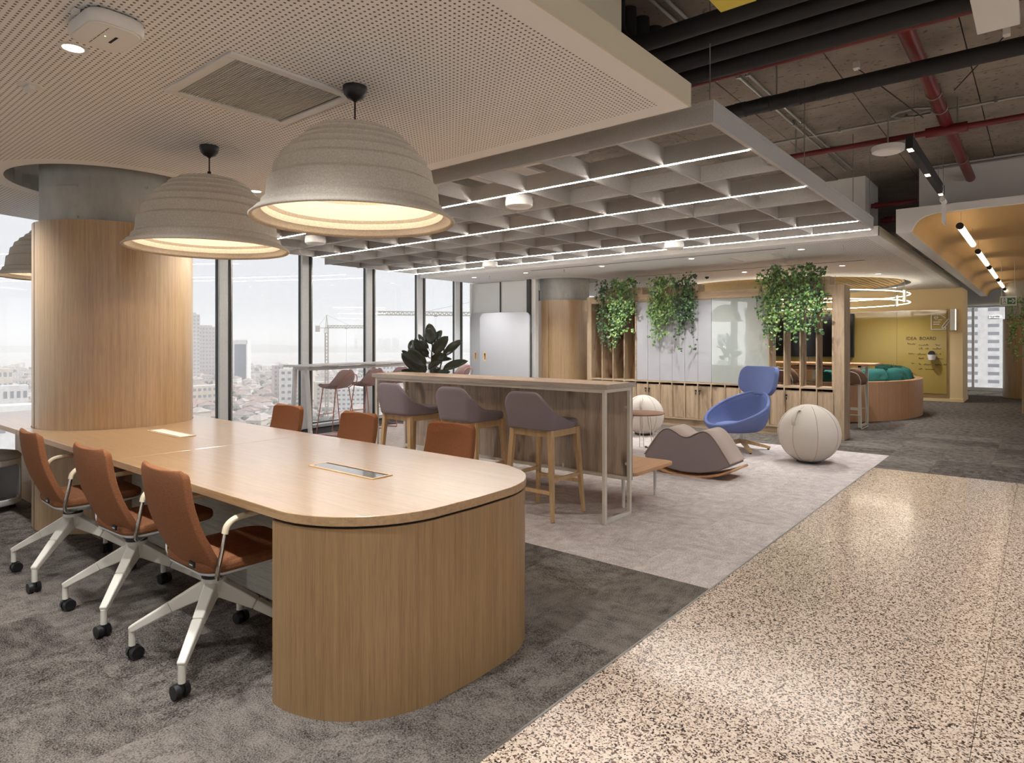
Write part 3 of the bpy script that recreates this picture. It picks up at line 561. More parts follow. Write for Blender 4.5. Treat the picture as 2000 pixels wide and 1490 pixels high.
p = pipe('red_pipe', [(3.2, .63, 3.26), (9.02, .63, 3.26)], .046, M['red'], 'thick red main pipe running away into the pale wall', 'pipe', gp, 20)
for x in (5.75, 6.15, 8.0):
    MB().tube([(x - 3.2, .05 * cos(t), .05 * sin(t)) for t in [2 * pi * k / 24 for k in range(24)]], .006, 6, True).build('clamp', M['galv'], p, smooth=60)
    MB().cyl((x - 3.2, 0, .055), (x - 3.2, 0, .22), .005, n=6).build('hanger_rod', M['galv'], p)
for (y0, z, x, lb) in ((1.68, 3.12, 9.25, 'upper short red branch pipe beside the white shaft'), (1.6, 2.95, 9.4, 'lower short red branch pipe beside the white shaft')):
    p = pipe('red_pipe', [(x, y0, z), (x, 1.18, z)], .03, M['red'], lb, 'pipe', gp); MB().cyl((0, -.04, 0), (0, -.14, 0), .04, n=14).build('coupling', M['red'], p, smooth=40)
gb = 'black insulated pipes under the slab'
for (x, z, lb, r) in ((3.40, 3.14, 'frontmost black insulated pipe of the bundle near the slab', .05), (3.55, 3.12, 'second black insulated pipe of the bundle', .045), (3.71, 3.10, 'third black insulated pipe of the bundle', .05), (3.88, 3.08, 'rearmost black insulated pipe of the bundle next to the red pipe', .055)):
    pipe('black_pipe', [(x, 1.98, 3.6), (x, 1.98, z + .16), (x, 1.965, z + .09), (x, 1.92, z + .035), (x, 1.86, z + .008), (x, 1.78, z), (x, -4.8, z)], r, M['rubber'], lb, 'pipe', gb, 18)
p = pipe('black_pipe', [(4.74, 7.5, 3.1), (4.74, -4.8, 3.1)], .052, M['rubber'], 'single black insulated pipe with taped joints behind the red pipe', 'pipe', gb, 18)
for y in (1.68, 1.50, 1.30, 1.12): MB().cyl((0, y - 7.5, 0), (0, y - 7.5 + .07, 0), .056, n=18).build('tape_band', M['black'], p, smooth=40)
for y in (1.46, -.6): MB().cyl((0, y - 7.5, .04), (0, y - 7.5, .38), .006, n=6).build('hanger_rod', M['galv'], p)
for (x, lb) in ((3.62, 'with a white arrow tag, left of three in the first grid cell'), (3.80, 'with a red arrow tag, middle of three in the first grid cell'), (3.98, 'with a white arrow tag, right of three in the first grid cell')):
    o = tag(empty('chilled_pipe', (x, 1.78, 2.9)), 'short black pipe ' + lb, 'pipe', 'tagged pipes above the first grid cell')
    MB().tube([(0, 0, 0), (0, .6, 0), (0, 1.6, 0)], .05, 12).build('run', M['rubber'], o, smooth=50)
    MB().box(-.05, .12, -.056, .05, .17, -.048).build('tag', M['plast'] if x != 3.80 else M['red'], o); m = MB(); m.bar((-.03, .145, -.0565), (.01, .145, -.0565), .015, .001); m.prism([(.01, .128), (.04, .145), (.01, .162)], -.057, -.056); m.build('arrow_mark', M['black'] if x != 3.80 else M['plast'], o)
gc = 'steel conduits under the slab'
for k, (y, lb) in enumerate(((1.72, 'front one of the twin steel conduits'), (1.79, 'rear one of the twin steel conduits'))):
    o = pipe('conduit', [(2.9, y, 3.42), (8.4, y, 3.42)], .011, M['galv'], lb, 'conduit', gc, 8)
    for x in (4.9, 6.3, 7.4): MB().box(x - 2.9 - .012, -.018, -.016, x - 2.9 + .012, .018, .03).build('saddle', M['galv'], o)
o = pipe('conduit', [(3.3, .70, 3.42), (5.9, .70, 3.42), (6.6, .70, 3.42), (8.95, .70, 3.42)], .018, M['galv'], 'steel conduit beside the thick red main', 'conduit', gc, 8)
MB().box(3.35, -.05, -.03, 3.5, .05, .03).build('junction_box', M['galv'], o, bevel=.004)
o = pipe('conduit', [(6.78, 4.0, 3.42), (6.78, -4.8, 3.42)], .012, M['galv'], 'steel conduit crossing the slab left to right', 'conduit', gc, 8)
for y in (1.5, .95, .3): MB().box(-.016, y - 4 - .012, -.016, .016, y - 4 + .012, .03).build('saddle', M['galv'], o)
pipe('conduit', [(6.62, .75, 3.42), (6.55, .84, 3.42), (6.56, .98, 3.42), (6.64, 1.04, 3.42), (6.74, 1.0, 3.42), (6.77, .9, 3.42)], .013, M['galv'], 'curved steel conduit bend by the junction box', 'conduit', gc, 8)
o = pipe('conduit', [(8.97, 1.1, 3.42), (8.97, -4.8, 3.42)], .012, M['galv'], 'steel conduit along the top of the pale wall', 'conduit', gc, 8)
for (a, b_, lb) in (((5.3, 1.06, 3.42), (5.95, .72, 3.15), 'left seismic bracing cable with loop'), ((5.35, .18, 3.42), (5.75, .5, 3.25), 'right seismic bracing cable near the white panel')):
    o = tag(empty('brace_cable', a), 'thin steel ' + lb, 'cable'); d = Vector(b_) - Vector(a)
    MB().tube([(0, 0, 0), d], .004, 6).build('wire', M['rubber'], o)
    MB().tube([Vector((.05 * cos(t), .025 * sin(t), .0)) + d * .25 for t in [2 * pi * k / 16 for k in range(16)]], .005, 6, True).build('loop', M['rubber'], o); MB().box(-.03, -.02, -.01, .03, .02, .05).build('anchor', M['plast'], o)
o = tag(empty('surface_light', (6.5, 1.05, 3.06)), 'round white surface luminaire below the slab', 'ceiling light')
MB().lathe([(.001, .0), (.105, .0), (.125, .01), (.13, .03), (.13, .055), (.001, .06)], 36).build('body', M['plast'], o, smooth=40); MB().lathe([(.001, -.002), (.1, -.002), (.105, .001)], 36).build('diffuser', M['white'], o); MB().cyl((0, 0, .06), (0, 0, .4), .006, n=8).build('stem', M['galv'], o)
def track(x0, x1, y, z, lab, n=3, e=K_TRACK):
    o = tag(empty('linear_spotlight', (x0, y, z)), lab, 'linear light', 'black linear spotlights over the terrazzo'); L = x1 - x0
    MB().box(0, -.025, 0, L, .025, .10).build('housing', M['rubber'], o, bevel=.002)
    for k in range(n):
        x = .06 + (L - .12) * k / max(1, n - 1); MB().box(x - .05, -.018, -.0012, x + .05, .018, .001).build('spot_module', M['chip'], o)
        lamp('spot_beam', 'SPOT', (x, 0, -.03), e, NEUT, o, spot_size=radians(115), spot_blend=.8, shadow_soft_size=.06)
    for x in (.25, L - .25): MB().cyl((x, 0, .1), (x, 0, 3.46 - z), .002, n=6).build('wire', M['galv'], o)
track(5.85, 7.95, .80, 2.90, 'black linear spotlight hanging by wires in front of the ochre vault')
track(2.2, 4.3, -.9, 2.95, 'black linear spotlight above the near terrazzo, out of view', 3)  # this and the next two are unseen, added to brighten the terrazzo
track(-.6, 1.5, -.3, 2.95, 'black linear spotlight overhead behind the viewpoint', 3)
track(4.9, 7.0, -1.6, 2.95, 'black linear spotlight right of view over the terrazzo', 3)
o = tag(empty('hanging_panel', (3.72, .085, 3.0)), 'white hanging ceiling panel at the upper right corner', 'ceiling panel', 'hung acoustic panels'); MB().box(-1.2, 0, 0, .44, .178, .05).build('board', M['plast'], o, bevel=.004); MB().cyl((.3, .09, .05), (.3, .09, .46), .002, n=6).build('wire', M['galv'], o)
o = tag(empty('hanging_panel', (3.07, 1.04, 3.0)), 'bright yellow hanging ceiling panel at the top edge', 'ceiling panel', 'hung acoustic panels'); MB().box(-1.3, 0, 0, .01, .173, .05).build('board', M['yell'], o, bevel=.004); MB().cyl((-.1, .09, .05), (-.1, .09, .46), .002, n=6).build('wire', M['galv'], o)
for k, (x0, x1) in enumerate(((8.62, 10.4), (11.22, 13.2), (13.75, 15.9), (16.7, 18.8), (19.7, 21.3))):
    o = tag(empty('tube_lamp', (x0, .70, 2.67)), ('nearest', 'second', 'third', 'fourth', 'farthest')[k] + ' glowing tube lamp under the ochre vault', 'tube lamp', 'tube lamps along the vault'); L = x1 - x0
    MB().cyl((.03, 0, 0), (L, 0, 0), .034, n=20).build('tube', M['tubel'], o, smooth=40); MB().cyl((0, 0, 0), (.03, 0, 0), .0365, n=20).build('end_cap', M['rubber'], o, smooth=40)
    for x in (.15, L - .15): MB().cyl((x, 0, .03), (x, 0, .2), .002, n=6).build('wire', M['galv'], o)
o = tag(empty('exit_sign', (6.8, .68, 2.55)), 'white edge-on sign holder hanging beside the ochre vault', 'sign'); MB().cyl((0, -.0, .1), (.16, 0, .1), .022, n=14).build('holder', M['plast'], o, smooth=40); MB().box(0, -.004, -.1, .25, .004, .085).build('sign_plate', M['plast'], o); MB().cyl((.08, 0, .12), (.08, 0, .9), .002, n=6).build('wire', M['galv'], o)
ex = tag(empty('exit_sign', (14, .45, 2.10)), 'green exit sign with running figure and right arrow', 'sign')
MB().box(0, -.115, -.085, .03, .115, .08).build('case', M['plast'], ex, bevel=.004); MB().box(-.003, -.10, -.065, 0, .10, .05).build('green_panel', M['green'], ex)
m = MB(); m.box(-.005, .012, -.058, -.003, .088, .044); m.build('figure_panel', M['plast'], ex)
m = MB(); X = -.0065
for a, b_, w in (((.05, .025), (.045, -.005), .016), ((.045, -.005), (.03, -.025), .008), ((.03, -.025), (.038, -.045), .008), ((.045, -.005), (.062, -.03), .008), ((.062, -.03), (.075, -.035), .008), ((.05, .022), (.032, .008), .007), ((.05, .022), (.066, .01), .007)): m.bar((X, a[0], a[1]), (X, b_[0], b_[1]), .001, w, up=(0, 0, 1))
m.cyl((X - .001, .047, .036), (X + .001, .047, .036), .007, n=12); m.build('running_figure', M['green'], ex)
m = MB(); m.bar((X, -.01, -.008), (X, -.06, -.008), .001, .016); m.bar((X, -.055, .03), (X, -.088, -.008), .001, .014); m.bar((X, -.055, -.046), (X, -.088, -.008), .001, .014); m.build('arrow', M['plast'], ex)
MB().cyl((.015, .09, .08), (.015, .09, .7), .003, n=6).build('wire', M['galv'], ex); MB().cyl((.015, -.09, .08), (.015, -.09, .7), .003, n=6).build('wire', M['galv'], ex)
# ================================================================== LONG TABLE
tb = tag(empty('conference_table', (1.95, 1.8, 0)), 'long oak table with rounded end built around the column', 'table')
def L2(pts): return [(x - 1.95, y - 1.8) for x, y in pts]
x0, x1, R = 1.32, 2.58, .45
def arc(cx, cy_, r, a0, a1, n=14): return [(cx + r * cos(radians(a0 + (a1 - a0) * i / n)), cy_ + r * sin(radians(a0 + (a1 - a0) * i / n))) for i in range(n + 1)]
endc = arc(x0 + R, 1.8 + R, R, 180, 270) + [(1.95, 1.793)] + arc(x1 - R, 1.8 + R, R, 270, 360)
s1 = endc + [(x1, 3.8888), (x0, 3.8888)]
s2 = [(x0, 3.8912), (x1, 3.8912), (x1, 5.764)] + [(COLX + .556 * cos(radians(t)), COLY + .556 * sin(radians(t))) for t in range(-1, -181, -6)] + [(COLX - .556, 5.764), (x0, 5.764)]
s3 = [(x0, 5.77), (COLX - .556, 5.776)] + [(COLX + .556 * cos(radians(t)), COLY + .556 * sin(radians(t))) for t in range(178, 0, -6)] + [(COLX + .556, 5.776), (x1, 5.77)] + arc(x1 - .3, 7.3 - .3, .3, 0, 90) + arc(x0 + .3, 7.3 - .3, .3, 90, 180)
for s in (s1, s2, s3):
    me = plate(L2(s), [], .714, .75); me.materials.append(M['oakY']); me.materials.append(M['oakE'])
    for f_ in me.polygons: f_.material_index = 0 if f_.normal.z > .5 else 1
    link('tabletop', me, None, tb, bevel=.0025)
bo = arc(x0 + R + .004, 1.804 + R, R, 180, 270) + [(1.95, 1.797)] + arc(x1 - R - .004, 1.804 + R, R, 270, 360)
bo = [(x0 + .004, 2.285)] + bo + [(x1 - .004, 2.285)]
link('end_pedestal', plate(L2(bo), [], 0, .704), M['oakZ'], tb, smooth=30)
bi = [(x + (1.95 - x) * .02, y + .012) for x, y in bo]; link('shadow_gap', plate(L2(bi), [], .704, .714), M['dark'], tb)
MB().box(-.10, .487, 0, .02, 3.42, .712).build('modesty_panel', M['panelX'], tb)
MB().box(-.30, 3.30, .0, .35, 3.48, .712).build('cable_box', M['rusticd'], tb)
MB().box(-.31, 4.55, .0, -.28, 5.40, .712).build('side_panel', M['clad'], tb)
MB().box(.28, 4.55, .0, .31, 5.40, .712).build('side_panel', M['clad'], tb)
def power(y, flip, lab):
    o = tag(empty('power_outlet', (1.953, y, .75)), lab, 'power outlet', 'flush power outlets in the tabletop')
    f = MB(); f.box(-.06, -.262, .0, -.05, .262, .004); f.box(.05, -.262, 0, .06, .262, .004); f.box(-.05, -.262, 0, .05, -.25, .004); f.box(-.05, .25, 0, .05, .262, .004); f.build('frame', M['ash'], o, bevel=.001)
    s = -1 if flip else 1
    MB().box(-.05 if s > 0 else -.034, -.25, .0, .034 if s > 0 else .05, .25, .003).build('lid', M['chrome'] if s > 0 else M['metal'], o)
    MB().box(.036 if s > 0 else -.05, -.25, -.0, .05 if s > 0 else -.036, .25, .0012).build('brush_slot', M['black'], o)
power(2.66, False, 'mirror lidded power outlet set in the near half of the long table'); power(4.705, True, 'cream lidded power outlet set in the table just before the column')
# ================================================================== TASK CHAIRS
def task_chair():
    o = empty('task_chair')
    def rounded(v, hw, top, bot, rt, rb):
        if v > top - rt: hw -= rt - sqrt(max(0, rt * rt - (v - top + rt) ** 2))
        if v < bot + rb: hw -= (rb - sqrt(max(0, rb * rb - (bot + rb - v) ** 2))) * .9
        return hw
    rows = []; zs = [.428, .432, .44, .455, .48, .52, .58, .65, .72, .78, .82, .842, .856, .864, .868]
    for z in zs:
        t = (z - .428) / .44; hw = rounded(z, .224 - .020 * t, .868, .428, .035, .07); xb = -.10 - .135 * t - .035 * sin(pi * t) + (.10 * max(0, .18 - t) / .18 * .9) * 0
        rows.append([(xb + .038 * (u ** 2) * (1 - .3 * t) , hw * u, z) for u in [-1, -.97, -.9, -.75, -.5, -.25, 0, .25, .5, .75, .9, .97, 1]])
    MB().grid(rows).build('backrest', M['orange'], o, smooth=70, solid=.034, sub=1)
    m = MB(); m.prism(rrect(-.135, -.222, .33, .222, .09, 6), .432, .478); m.build('seat', M['orange'], o, smooth=45, bevel=.016, seg=3)
    ot = rrect(-.13, -.215, .325, .215, .09, 6); m = MB()
    m.grid([[(x * k + (1 - k) * .02, y * k, z) for x, y in ot] for k, z in ((1, .434), (.985, .424), (.8, .408), (.42, .390), (.26, .372), (.001, .371))], True); m.build('seat_shell', M['wmetal'], o, smooth=50)
    MB().cyl((0, 0, .355), (0, 0, .375), .052, n=20).build('swivel_ring', M['black'], o, smooth=40)
    MB().lathe([(.048, .356), (.052, .352), (.05, .33), (.045, .29), (.03, .262), (.001, .258)], 24).build('hub', M['metal'], o, smooth=50)
    for k in range(4):
        a = pi / 4 + k * pi / 2; c, s = cos(a), sin(a); m = MB()
        m.bar((.015 * c, .015 * s, .312), (.18 * c, .18 * s, .228), .056, .078, .044, .046); m.bar((.18 * c, .18 * s, .228), (.352 * c, .352 * s, .131), .044, .046, .034, .030)
        l = m.build('base_leg', M['metal'], o, bevel=.007, seg=3); q = .345
        MB().cyl((q * c, q * s, .062), (q * c, q * s, .132), .014, n=12).build('stem', M['metal'], l, smooth=40)
        m = MB(); b_ = a + .9; tx, ty = -sin(b_), cos(b_); px_, py_ = q * c - .012 * cos(b_), q * s - .012 * sin(b_)
        for sg in (-1, 1): m.cyl((px_ + tx * sg * .007, py_ + ty * sg * .007, .03), (px_ + tx * sg * .029, py_ + ty * sg * .029, .03), .03, .027, n=20)
        m.cyl((q * c, q * s, .03), (q * c, q * s, .066), .012, n=10); m.build('caster', M['black'], o, smooth=40)
    for s in (-1, 1):
        MB().tube(bez([(-.02, .13 * s, .398), (-.07, .19 * s, .405), (-.10, .235 * s, .44), (-.088, .248 * s, .53), (-.074, .25 * s, .61)], 6), .0095, 10).build('arm_tube', M['chrome'], o, smooth=60)
        P = bez([(-.076, .25 * s, .605), (-.066, .25 * s, .635), (-.035, .25 * s, .657), (.03, .249 * s, .664), (.23, .243 * s, .668)], 6); m = MB(); m.tube(P, .0125, 10); m.v = [(x, y + (y - .25 * s) * .45, z) for x, y, z in m.v]; m.build('arm_pad', M['armpad'], o, smooth=60)
    tg = MB().box(-.165, -.165, .468, -.156, -.125, .49).build('maker_tag', M['black'], o); m = MB(); m.box(-.1662, -.158, .476, -.165, -.132, .481); m.build('tag_mark', M['grille'], tg)
    return o
ch = task_chair(); gch = 'rust fabric task chairs along the long table'
spots = [((1.36, 2.83, 0), 0, 'nearest rust fabric task chair, left side of the table beside the end pedestal'), ((1.35, 3.66, 0), radians(2), 'middle rust fabric task chair on the left side of the table'), ((1.32, 4.54, 0), radians(-2), 'farthest rust fabric task chair on the left side, in front of the column'),
         ((2.72, 2.92, 0), pi, 'rust chair back seen over the right table edge, nearest the grey bar stools'), ((2.72, 3.87, 0), pi, 'rust chair back seen over the right table edge, middle of three'), ((2.70, 4.78, 0), pi, 'rust chair back seen over the right table edge, nearest the windows')]
for k, (l, r, lb) in enumerate(spots):
    c = ch if k == 0 else dup(ch); c.location = l; c.rotation_euler = (0, 0, r); tag(c, lb, 'chair', gch)
# white rolling stool
ms = tag(empty('rolling_stool', (1.36, 6.72, 0), radians(-70)), 'white open sided rolling stool with grey cushion at the left edge', 'stool')
m = MB(); N = 96; Z = [.05 + .37 * i / 30 for i in range(31)]
for zi in Z: m.v += [(.205 * cos(2 * pi * i / N), .205 * sin(2 * pi * i / N), zi) for i in range(N)]
for zi in range(30):
    for i in range(N):
        a = (i + .5) / N * 2 * pi; a = a - 2 * pi if a > pi else a; u = abs(a) * .205; v = Z[zi] + .006
        du = max(0, u - .10); dv = max(0, abs(v - .235) - .085)
        if hypot(du, dv) < .045: continue
        m.f.append((zi * N + i, zi * N + (i + 1) % N, (zi + 1) * N + (i + 1) % N, (zi + 1) * N + i))
m.build('shell', M['plast'], ms, smooth=60, solid=.008, fix=False)
MB().lathe([(.001, .058), (.2, .058)], 40).build('shelf', M['grille'], ms); MB().lathe([(.195, .418), (.21, .424), (.212, .44), (.19, .468), (.12, .484), (.001, .488)], 40).build('cushion', M['baffle'], ms, smooth=60)
for k in range(4): a = pi / 4 + k * pi / 2; MB().cyl((.15 * cos(a), .15 * sin(a) - .012, .024), (.15 * cos(a), .15 * sin(a) + .012, .024), .024, n=14).build('caster', M['black'], ms, smooth=40)
# ================================================================== BAR AND STOOLS
bar = tag(empty('bar_counter', (4.2, 2.53, 0)), 'long high counter with oak top, cream tube frame and oak back panel', 'counter')
Lb = 2.80
link('counter_top', plate(rrect(0, 0, .445, Lb, .004, 1), [], 1.027, 1.065), M['bartop'], bar)
m = MB(); m.box(-.002, -.002, 1.0268, 0, Lb + .002, 1.0645); m.box(0, -.002, 1.0268, .445, 0, 1.0645); m.build('top_edging', M['baredge'], bar)
for y in (.03, Lb - .055):
    for x in (.02, .40):
        MB().box(x, y, 0, x + .028, y + .028, 1.027).build('post', M['metal'], bar, bevel=.002)
    MB().box(.048, y, 0, .40, y + .028, .026).build('foot_rail', M['metal'], bar, bevel=.002); MB().box(.048, y, .999, .40, y + .028, 1.027).build('top_rail', M['metal'], bar, bevel=.002)
for x in (.02, .40): MB().box(x, .058, .999, x + .028, Lb - .055, 1.027).build('long_rail', M['metal'], bar, bevel=.002)
MB().box(.40, .058, .27, .428, Lb - .055, .298).build('long_rail', M['metal'], bar, bevel=.002)
for y0, y1 in ((.03, 1.38), (1.382, Lb - .03)): MB().box(.4285, y0, .27, .446, y1, 1.026).build('back_panel', M['barpan'], bar)
for y in (.075, Lb - .075):
    for z in (.40, .86): MB().cyl((.425, y, z), (.418, y, z), .012, n=12).build('bracket', M['plast'], bar)
for y in (.7, 1.4, 2.1): MB().box(.42, y - .01, .298, .4285, y + .01, .33).build('bracket', M['plast'], bar, bevel=.003)
lb = tag(empty('low_bench', (4.66, 2.55, 0)), 'low oak bench on cream legs behind the high counter', 'bench')
link('seat_board', plate(rrect(0, 0, .74, 2.7, .07, 6), [], .29, .318), M['benchX'], lb, bevel=.003)
for x, y in ((.10, .16), (.67, .16), (.10, 2.5), (.67, 2.5)): MB().cyl((x, y, 0), (x, y, .29), .012, .016, n=14).build('leg', M['wmetal'], lb, smooth=40); 
def bar_stool():
    o = empty('bar_stool')
    for sx in (-1, 1):
        for sy in (-1, 1):
            MB().bar((.175 * sx, .185 * sy, .70), (.215 * sx, .235 * sy, 0), .045, .048, .026, .028, up=(0, 1, 0)).build('leg', M['ash'], o, bevel=.005)
    for sy in (-1, 1): MB().box(-.16, .19 * sy - .011, .645, .16, .19 * sy + .011, .70).build('apron', M['ash'], o, bevel=.002)
    for sx in (-1, 1): MB().box(.178 * sx - .011, -.17, .645, .178 * sx + .011, .17, .70).build('apron', M['ash'], o, bevel=.002)
    for sy in (-1, 1): MB().box(-.19, .208 * sy - .012, .30, .19, .208 * sy + .012, .328).build('stretcher', M['ash'], o, bevel=.003)
    for sx, z in ((-1, .205), (1, .24)): MB().box(.2 * sx - .011, -.2, z, .2 * sx + .011, .2, z + .03).build('stretcher', M['ash'], o, bevel=.003)
    m = MB(); m.prism(rrect(-.19, -.2, .235, .2, .08, 6), .70, .765); m.build('seat', M['lilacd'], o, smooth=45, bevel=.022, seg=4)
    # wrapping back shell: U path with falling top edge
    path = []
    for i in range(33):
        t = -1 + 2 * i / 32; s = abs(t)
        if s < .38: x, y = -.225 - .0 * s, .138 * t / .38
        elif s < .62: q = (s - .38) / .24; x, y = -.150 - .075 * cos(q * pi / 2), (.138 + .072 * sin(q * pi / 2)) * (1 if t > 0 else -1)
        else: q = (s - .62) / .38; x, y = -.150 + .26 * q, (.210 - .004 * q) * (1 if t > 0 else -1)
        if s < .34: zt = 1.005 - .006 * (s / .34) ** 4
        else:
            q = (s - .34) / .66; zt = .752 + .247 * (.5 + .5 * cos(pi * q ** .72))
        path.append((x, y, zt))
    rows = []
    for k in range(9):
        v = k / 8
        rows.append([(x * (1 + .10 * v * (1 if x < -.1 else .2)) - (.03 * v if x < -.1 else 0), y * (1 + .05 * v), .70 + (zt - .70) * v) for x, y, zt in path])
    MB().grid(rows).build('back_shell', M['lilac'], o, smooth=70, solid=.036, sub=1, offset=0)
    for sx in (-1, 1):
        for sy in (-1, 1): MB().cyl((.215 * sx, .235 * sy, -.0), (.215 * sx, .235 * sy, .004), .012, n=10).build('glide', M['black'], o)
    return o
bs = bar_stool(); gbs = 'mauve upholstered bar stools at the counter'
for k, (y, lbl) in enumerate(((3.13, 'mauve bar stool with ash legs nearest the right end of the counter'), (3.93, 'middle mauve bar stool with ash legs at the counter'), (4.74, 'mauve bar stool with ash legs at the window end of the counter'))):
    c = bs if k == 0 else dup(bs); c.location = (4.22, y, 0); c.rotation_euler = (0, 0, radians((0, 1, -2)[k])); tag(c, lbl, 'bar stool', gbs)
# rubber plant
rp = tag(empty('rubber_plant', (5.27, 5.56, 0)), 'dark leaved rubber plant in a pot beyond the counter end', 'plant')
MB().lathe([(.001, 0), (.15, 0), (.17, .02), (.20, .42), (.205, .44), (.19, .44), (.18, .40)], 36).build('pot', M['pot'], rp, smooth=40); MB().lathe([(.001, .405), (.185, .40)], 28).build('soil', M['soil'], rp)
RT = Vector((sin(YAW), -cos(YAW), 0)); FW = Vector((cos(YAW), sin(YAW), 0)); U = .000528
def lp(cx, cz, d): return RT * ((cx - 859) * U) + Vector((0, 0, 1.39 - (620 + .0873 * cz - 667.5) * .00605)) + FW * d
LEAF = [(850, 590, 770, 120, 230, .08), (840, 600, 770, 240, 220, 0), (960, 520, 1040, 275, 180, .1), (770, 700, 510, 365, 110, .05), (890, 800, 1220, 420, 240, -.1), (440, 780, 340, 495, 190, .12), (770, 860, 480, 480, 230, -.08), (1130, 850, 1510, 495, 190, .02), (1100, 1160, 1660, 960, 180, -.06), (720, 1070, 330, 710, 260, -.12), (700, 1230, 150, 800, 260, -.05), (420, 910, 130, 735, 90, .1), (850, 990, 1290, 920, 120, .04), (560, 1210, 130, 1190, 100, .0), (780, 1150, 1060, 980, 170, -.14), (900, 1250, 1250, 1220, 110, .06), (780, 880, 660, 740, 90, -.12), (860, 1000, 1100, 800, 230, .05), (830, 900, 1180, 870, 180, .1), (700, 1240, 560, 950, 200, .05), (820, 1280, 1000, 1120, 180, 0), (600, 1300, 300, 1240, 160, .1)]
trunk = [Vector((0, 0, .4)), lp(850, 1250, 0), lp(840, 900, .0), lp(850, 650, .02), lp(850, 470, .03)]
MB().tube(bez(trunk, 6), [.014 - .0004 * i for i in range(25)], 8).build('trunk', M['stem'], rp, smooth=60)
MB().tube(bez([Vector((.03, .03, .4)), lp(1000, 1250, .05), lp(1080, 900, .06), lp(1110, 700, .06)], 6), .009, 8).build('trunk', M['stem'], rp, smooth=60)
rnd = random.Random(3)
for bx, bz, tx, tz, w, d in LEAF:
    a = lp(bx, bz, d * .4); b_ = lp(tx, tz, d + rnd.uniform(-.06, .06)); ax = b_ - a; L = ax.length; ax.normalize()
    nrm = (-FW + Vector((rnd.uniform(-.5, .5), rnd.uniform(-.5, .5), rnd.uniform(-.1, .5)))).normalized(); sd = ax.cross(nrm).normalized(); nrm = sd.cross(ax).normalized(); W_ = w * U * .5 * 1.1
    m = MB(); rows = []
    for i in range(11):
        t = i / 10; hw = W_ * (sin(pi * min(1, t ** .85)) ** .58) + (.0012 if i < 10 else 0)
        c = a + ax * (L * t) + nrm * (.06 * L * sin(pi * t) - .05 * L * t * t)
        rows.append([c + sd * hw * u + nrm * hw * .28 * abs(u) for u in (-1, -.6, -.08, 0, .08, .6, 1)])
    m.grid(rows); m.build('leaf', M['rubberleaf'], rp, smooth=70, solid=.002)
    P = a - ax * .04; MB().tube([P, a + ax * L * .05], .003, 6).build('petiole', M['stem'], rp)
# ================================================================== WINDOW HIGH TABLE
ang = radians(8.6)
wt = tag(empty('high_table', (5.30, 8.36, 0), ang), 'white high table on splayed legs standing along the windows', 'table')
link('tabletop', plate(rrect(0, 0, 3.3, .42, .05, 5), [], 1.02, 1.042), M['plast'], wt, bevel=.003)
MB().box(.22, .12, .955, 3.08, .15, 1.0).build('beam', M['wmetal'], wt); MB().box(.22, .27, .955, 3.08, .30, 1.0).build('beam', M['wmetal'], wt)
for x in (.18, 3.12):
    MB().bar((x, .085, 1.0), (x, .01, 0), .05, .05).build('leg', M['wmetal'], wt, bevel=.004); MB().bar((x, .335, 1.0), (x, .41, 0), .05, .05).build('leg', M['wmetal'], wt, bevel=.004)
    MB().box(x - .025, .06, .975, x + .025, .36, 1.02).build('leg_yoke', M['wmetal'], wt, bevel=.004); MB().cyl((x + .026, .09, .99), (x + .024, .09, .99), .008, n=10).build('bolt', M['black'], wt)
for x in (.75, 1.6, 2.45): MB().lathe([(.001, .985), (.11, .985), (.13, 1.0), (.13, 1.02)], 24, (x, .2, 0)).build('cable_tray', M['wmetal'], wt, smooth=40)
def wire_stool(name, fab, leg):
    o = empty(name)           # faces +y
    def shell(u, v):          # u across -1..1, v 0 front .. 1 top of back
        if v < .5: q = v / .5; y = .20 - .36 * q; z = .735 - .03 * sin(pi * q) + .02 * u * u * (1 - q); hw = .17 + .045 * sin(pi * .5 * q)
        else:
            q = (v - .5) / .5; y = -.16 - .085 * sin(q * pi / 2) - .02 * q; z = .735 + .235 * (q ** 1.25); hw = .235 * sqrt(max(0.02, 1 - q ** 3.2 * .93))
        wrap = .10 * (v > .25) * min(1, (v - .25) * 3) if v > .25 else 0
        return (hw * u, y + wrap * u * u, z + .05 * u * u * max(0, 1 - abs(v - .45) * 3))
    rows = [[shell(u, v) for u in [-1 + i / 6 for i in range(13)]] for v in [i / 20 for i in range(21)]]
    MB().grid(rows).build('seat_shell', fab, o, smooth=70, solid=.05, sub=1)
    for s in (-1, 1):
        MB().tube([(.14 * s, .13, .71), (.175 * s, .235, .015), (.175 * s, .225, .008), (.175 * s, -.225, .008), (.175 * s, -.235, .015), (.135 * s, -.12, .71)], .008, 8).build('sled_leg', leg, o, smooth=60)
    MB().tube(bez([(-.135, -.12, .70), (-.16, -.24, .78), (-.12, -.285, .88), (0, -.295, .915), (.12, -.285, .88), (.16, -.24, .78), (.135, -.12, .70)], 5), .0065, 8).build('back_wire', leg, o, smooth=60)
    for y, z in ((.188, .30), (-.192, .22)): MB().tube([(-.162, y, z), (.162, y, z)], .006, 8).build('foot_bar', leg, o)
    MB().tube([(-.14, .13, .705), (.14, .13, .705)], .006, 8).build('cross_wire', leg, o); MB().tube([(-.135, -.12, .705), (.135, -.12, .705)], .006, 8).build('cross_wire', leg, o)
    return o
ws = wire_stool('wire_stool', M['pink'], M['copper']); gws = 'dusty pink wire stools at the window table'
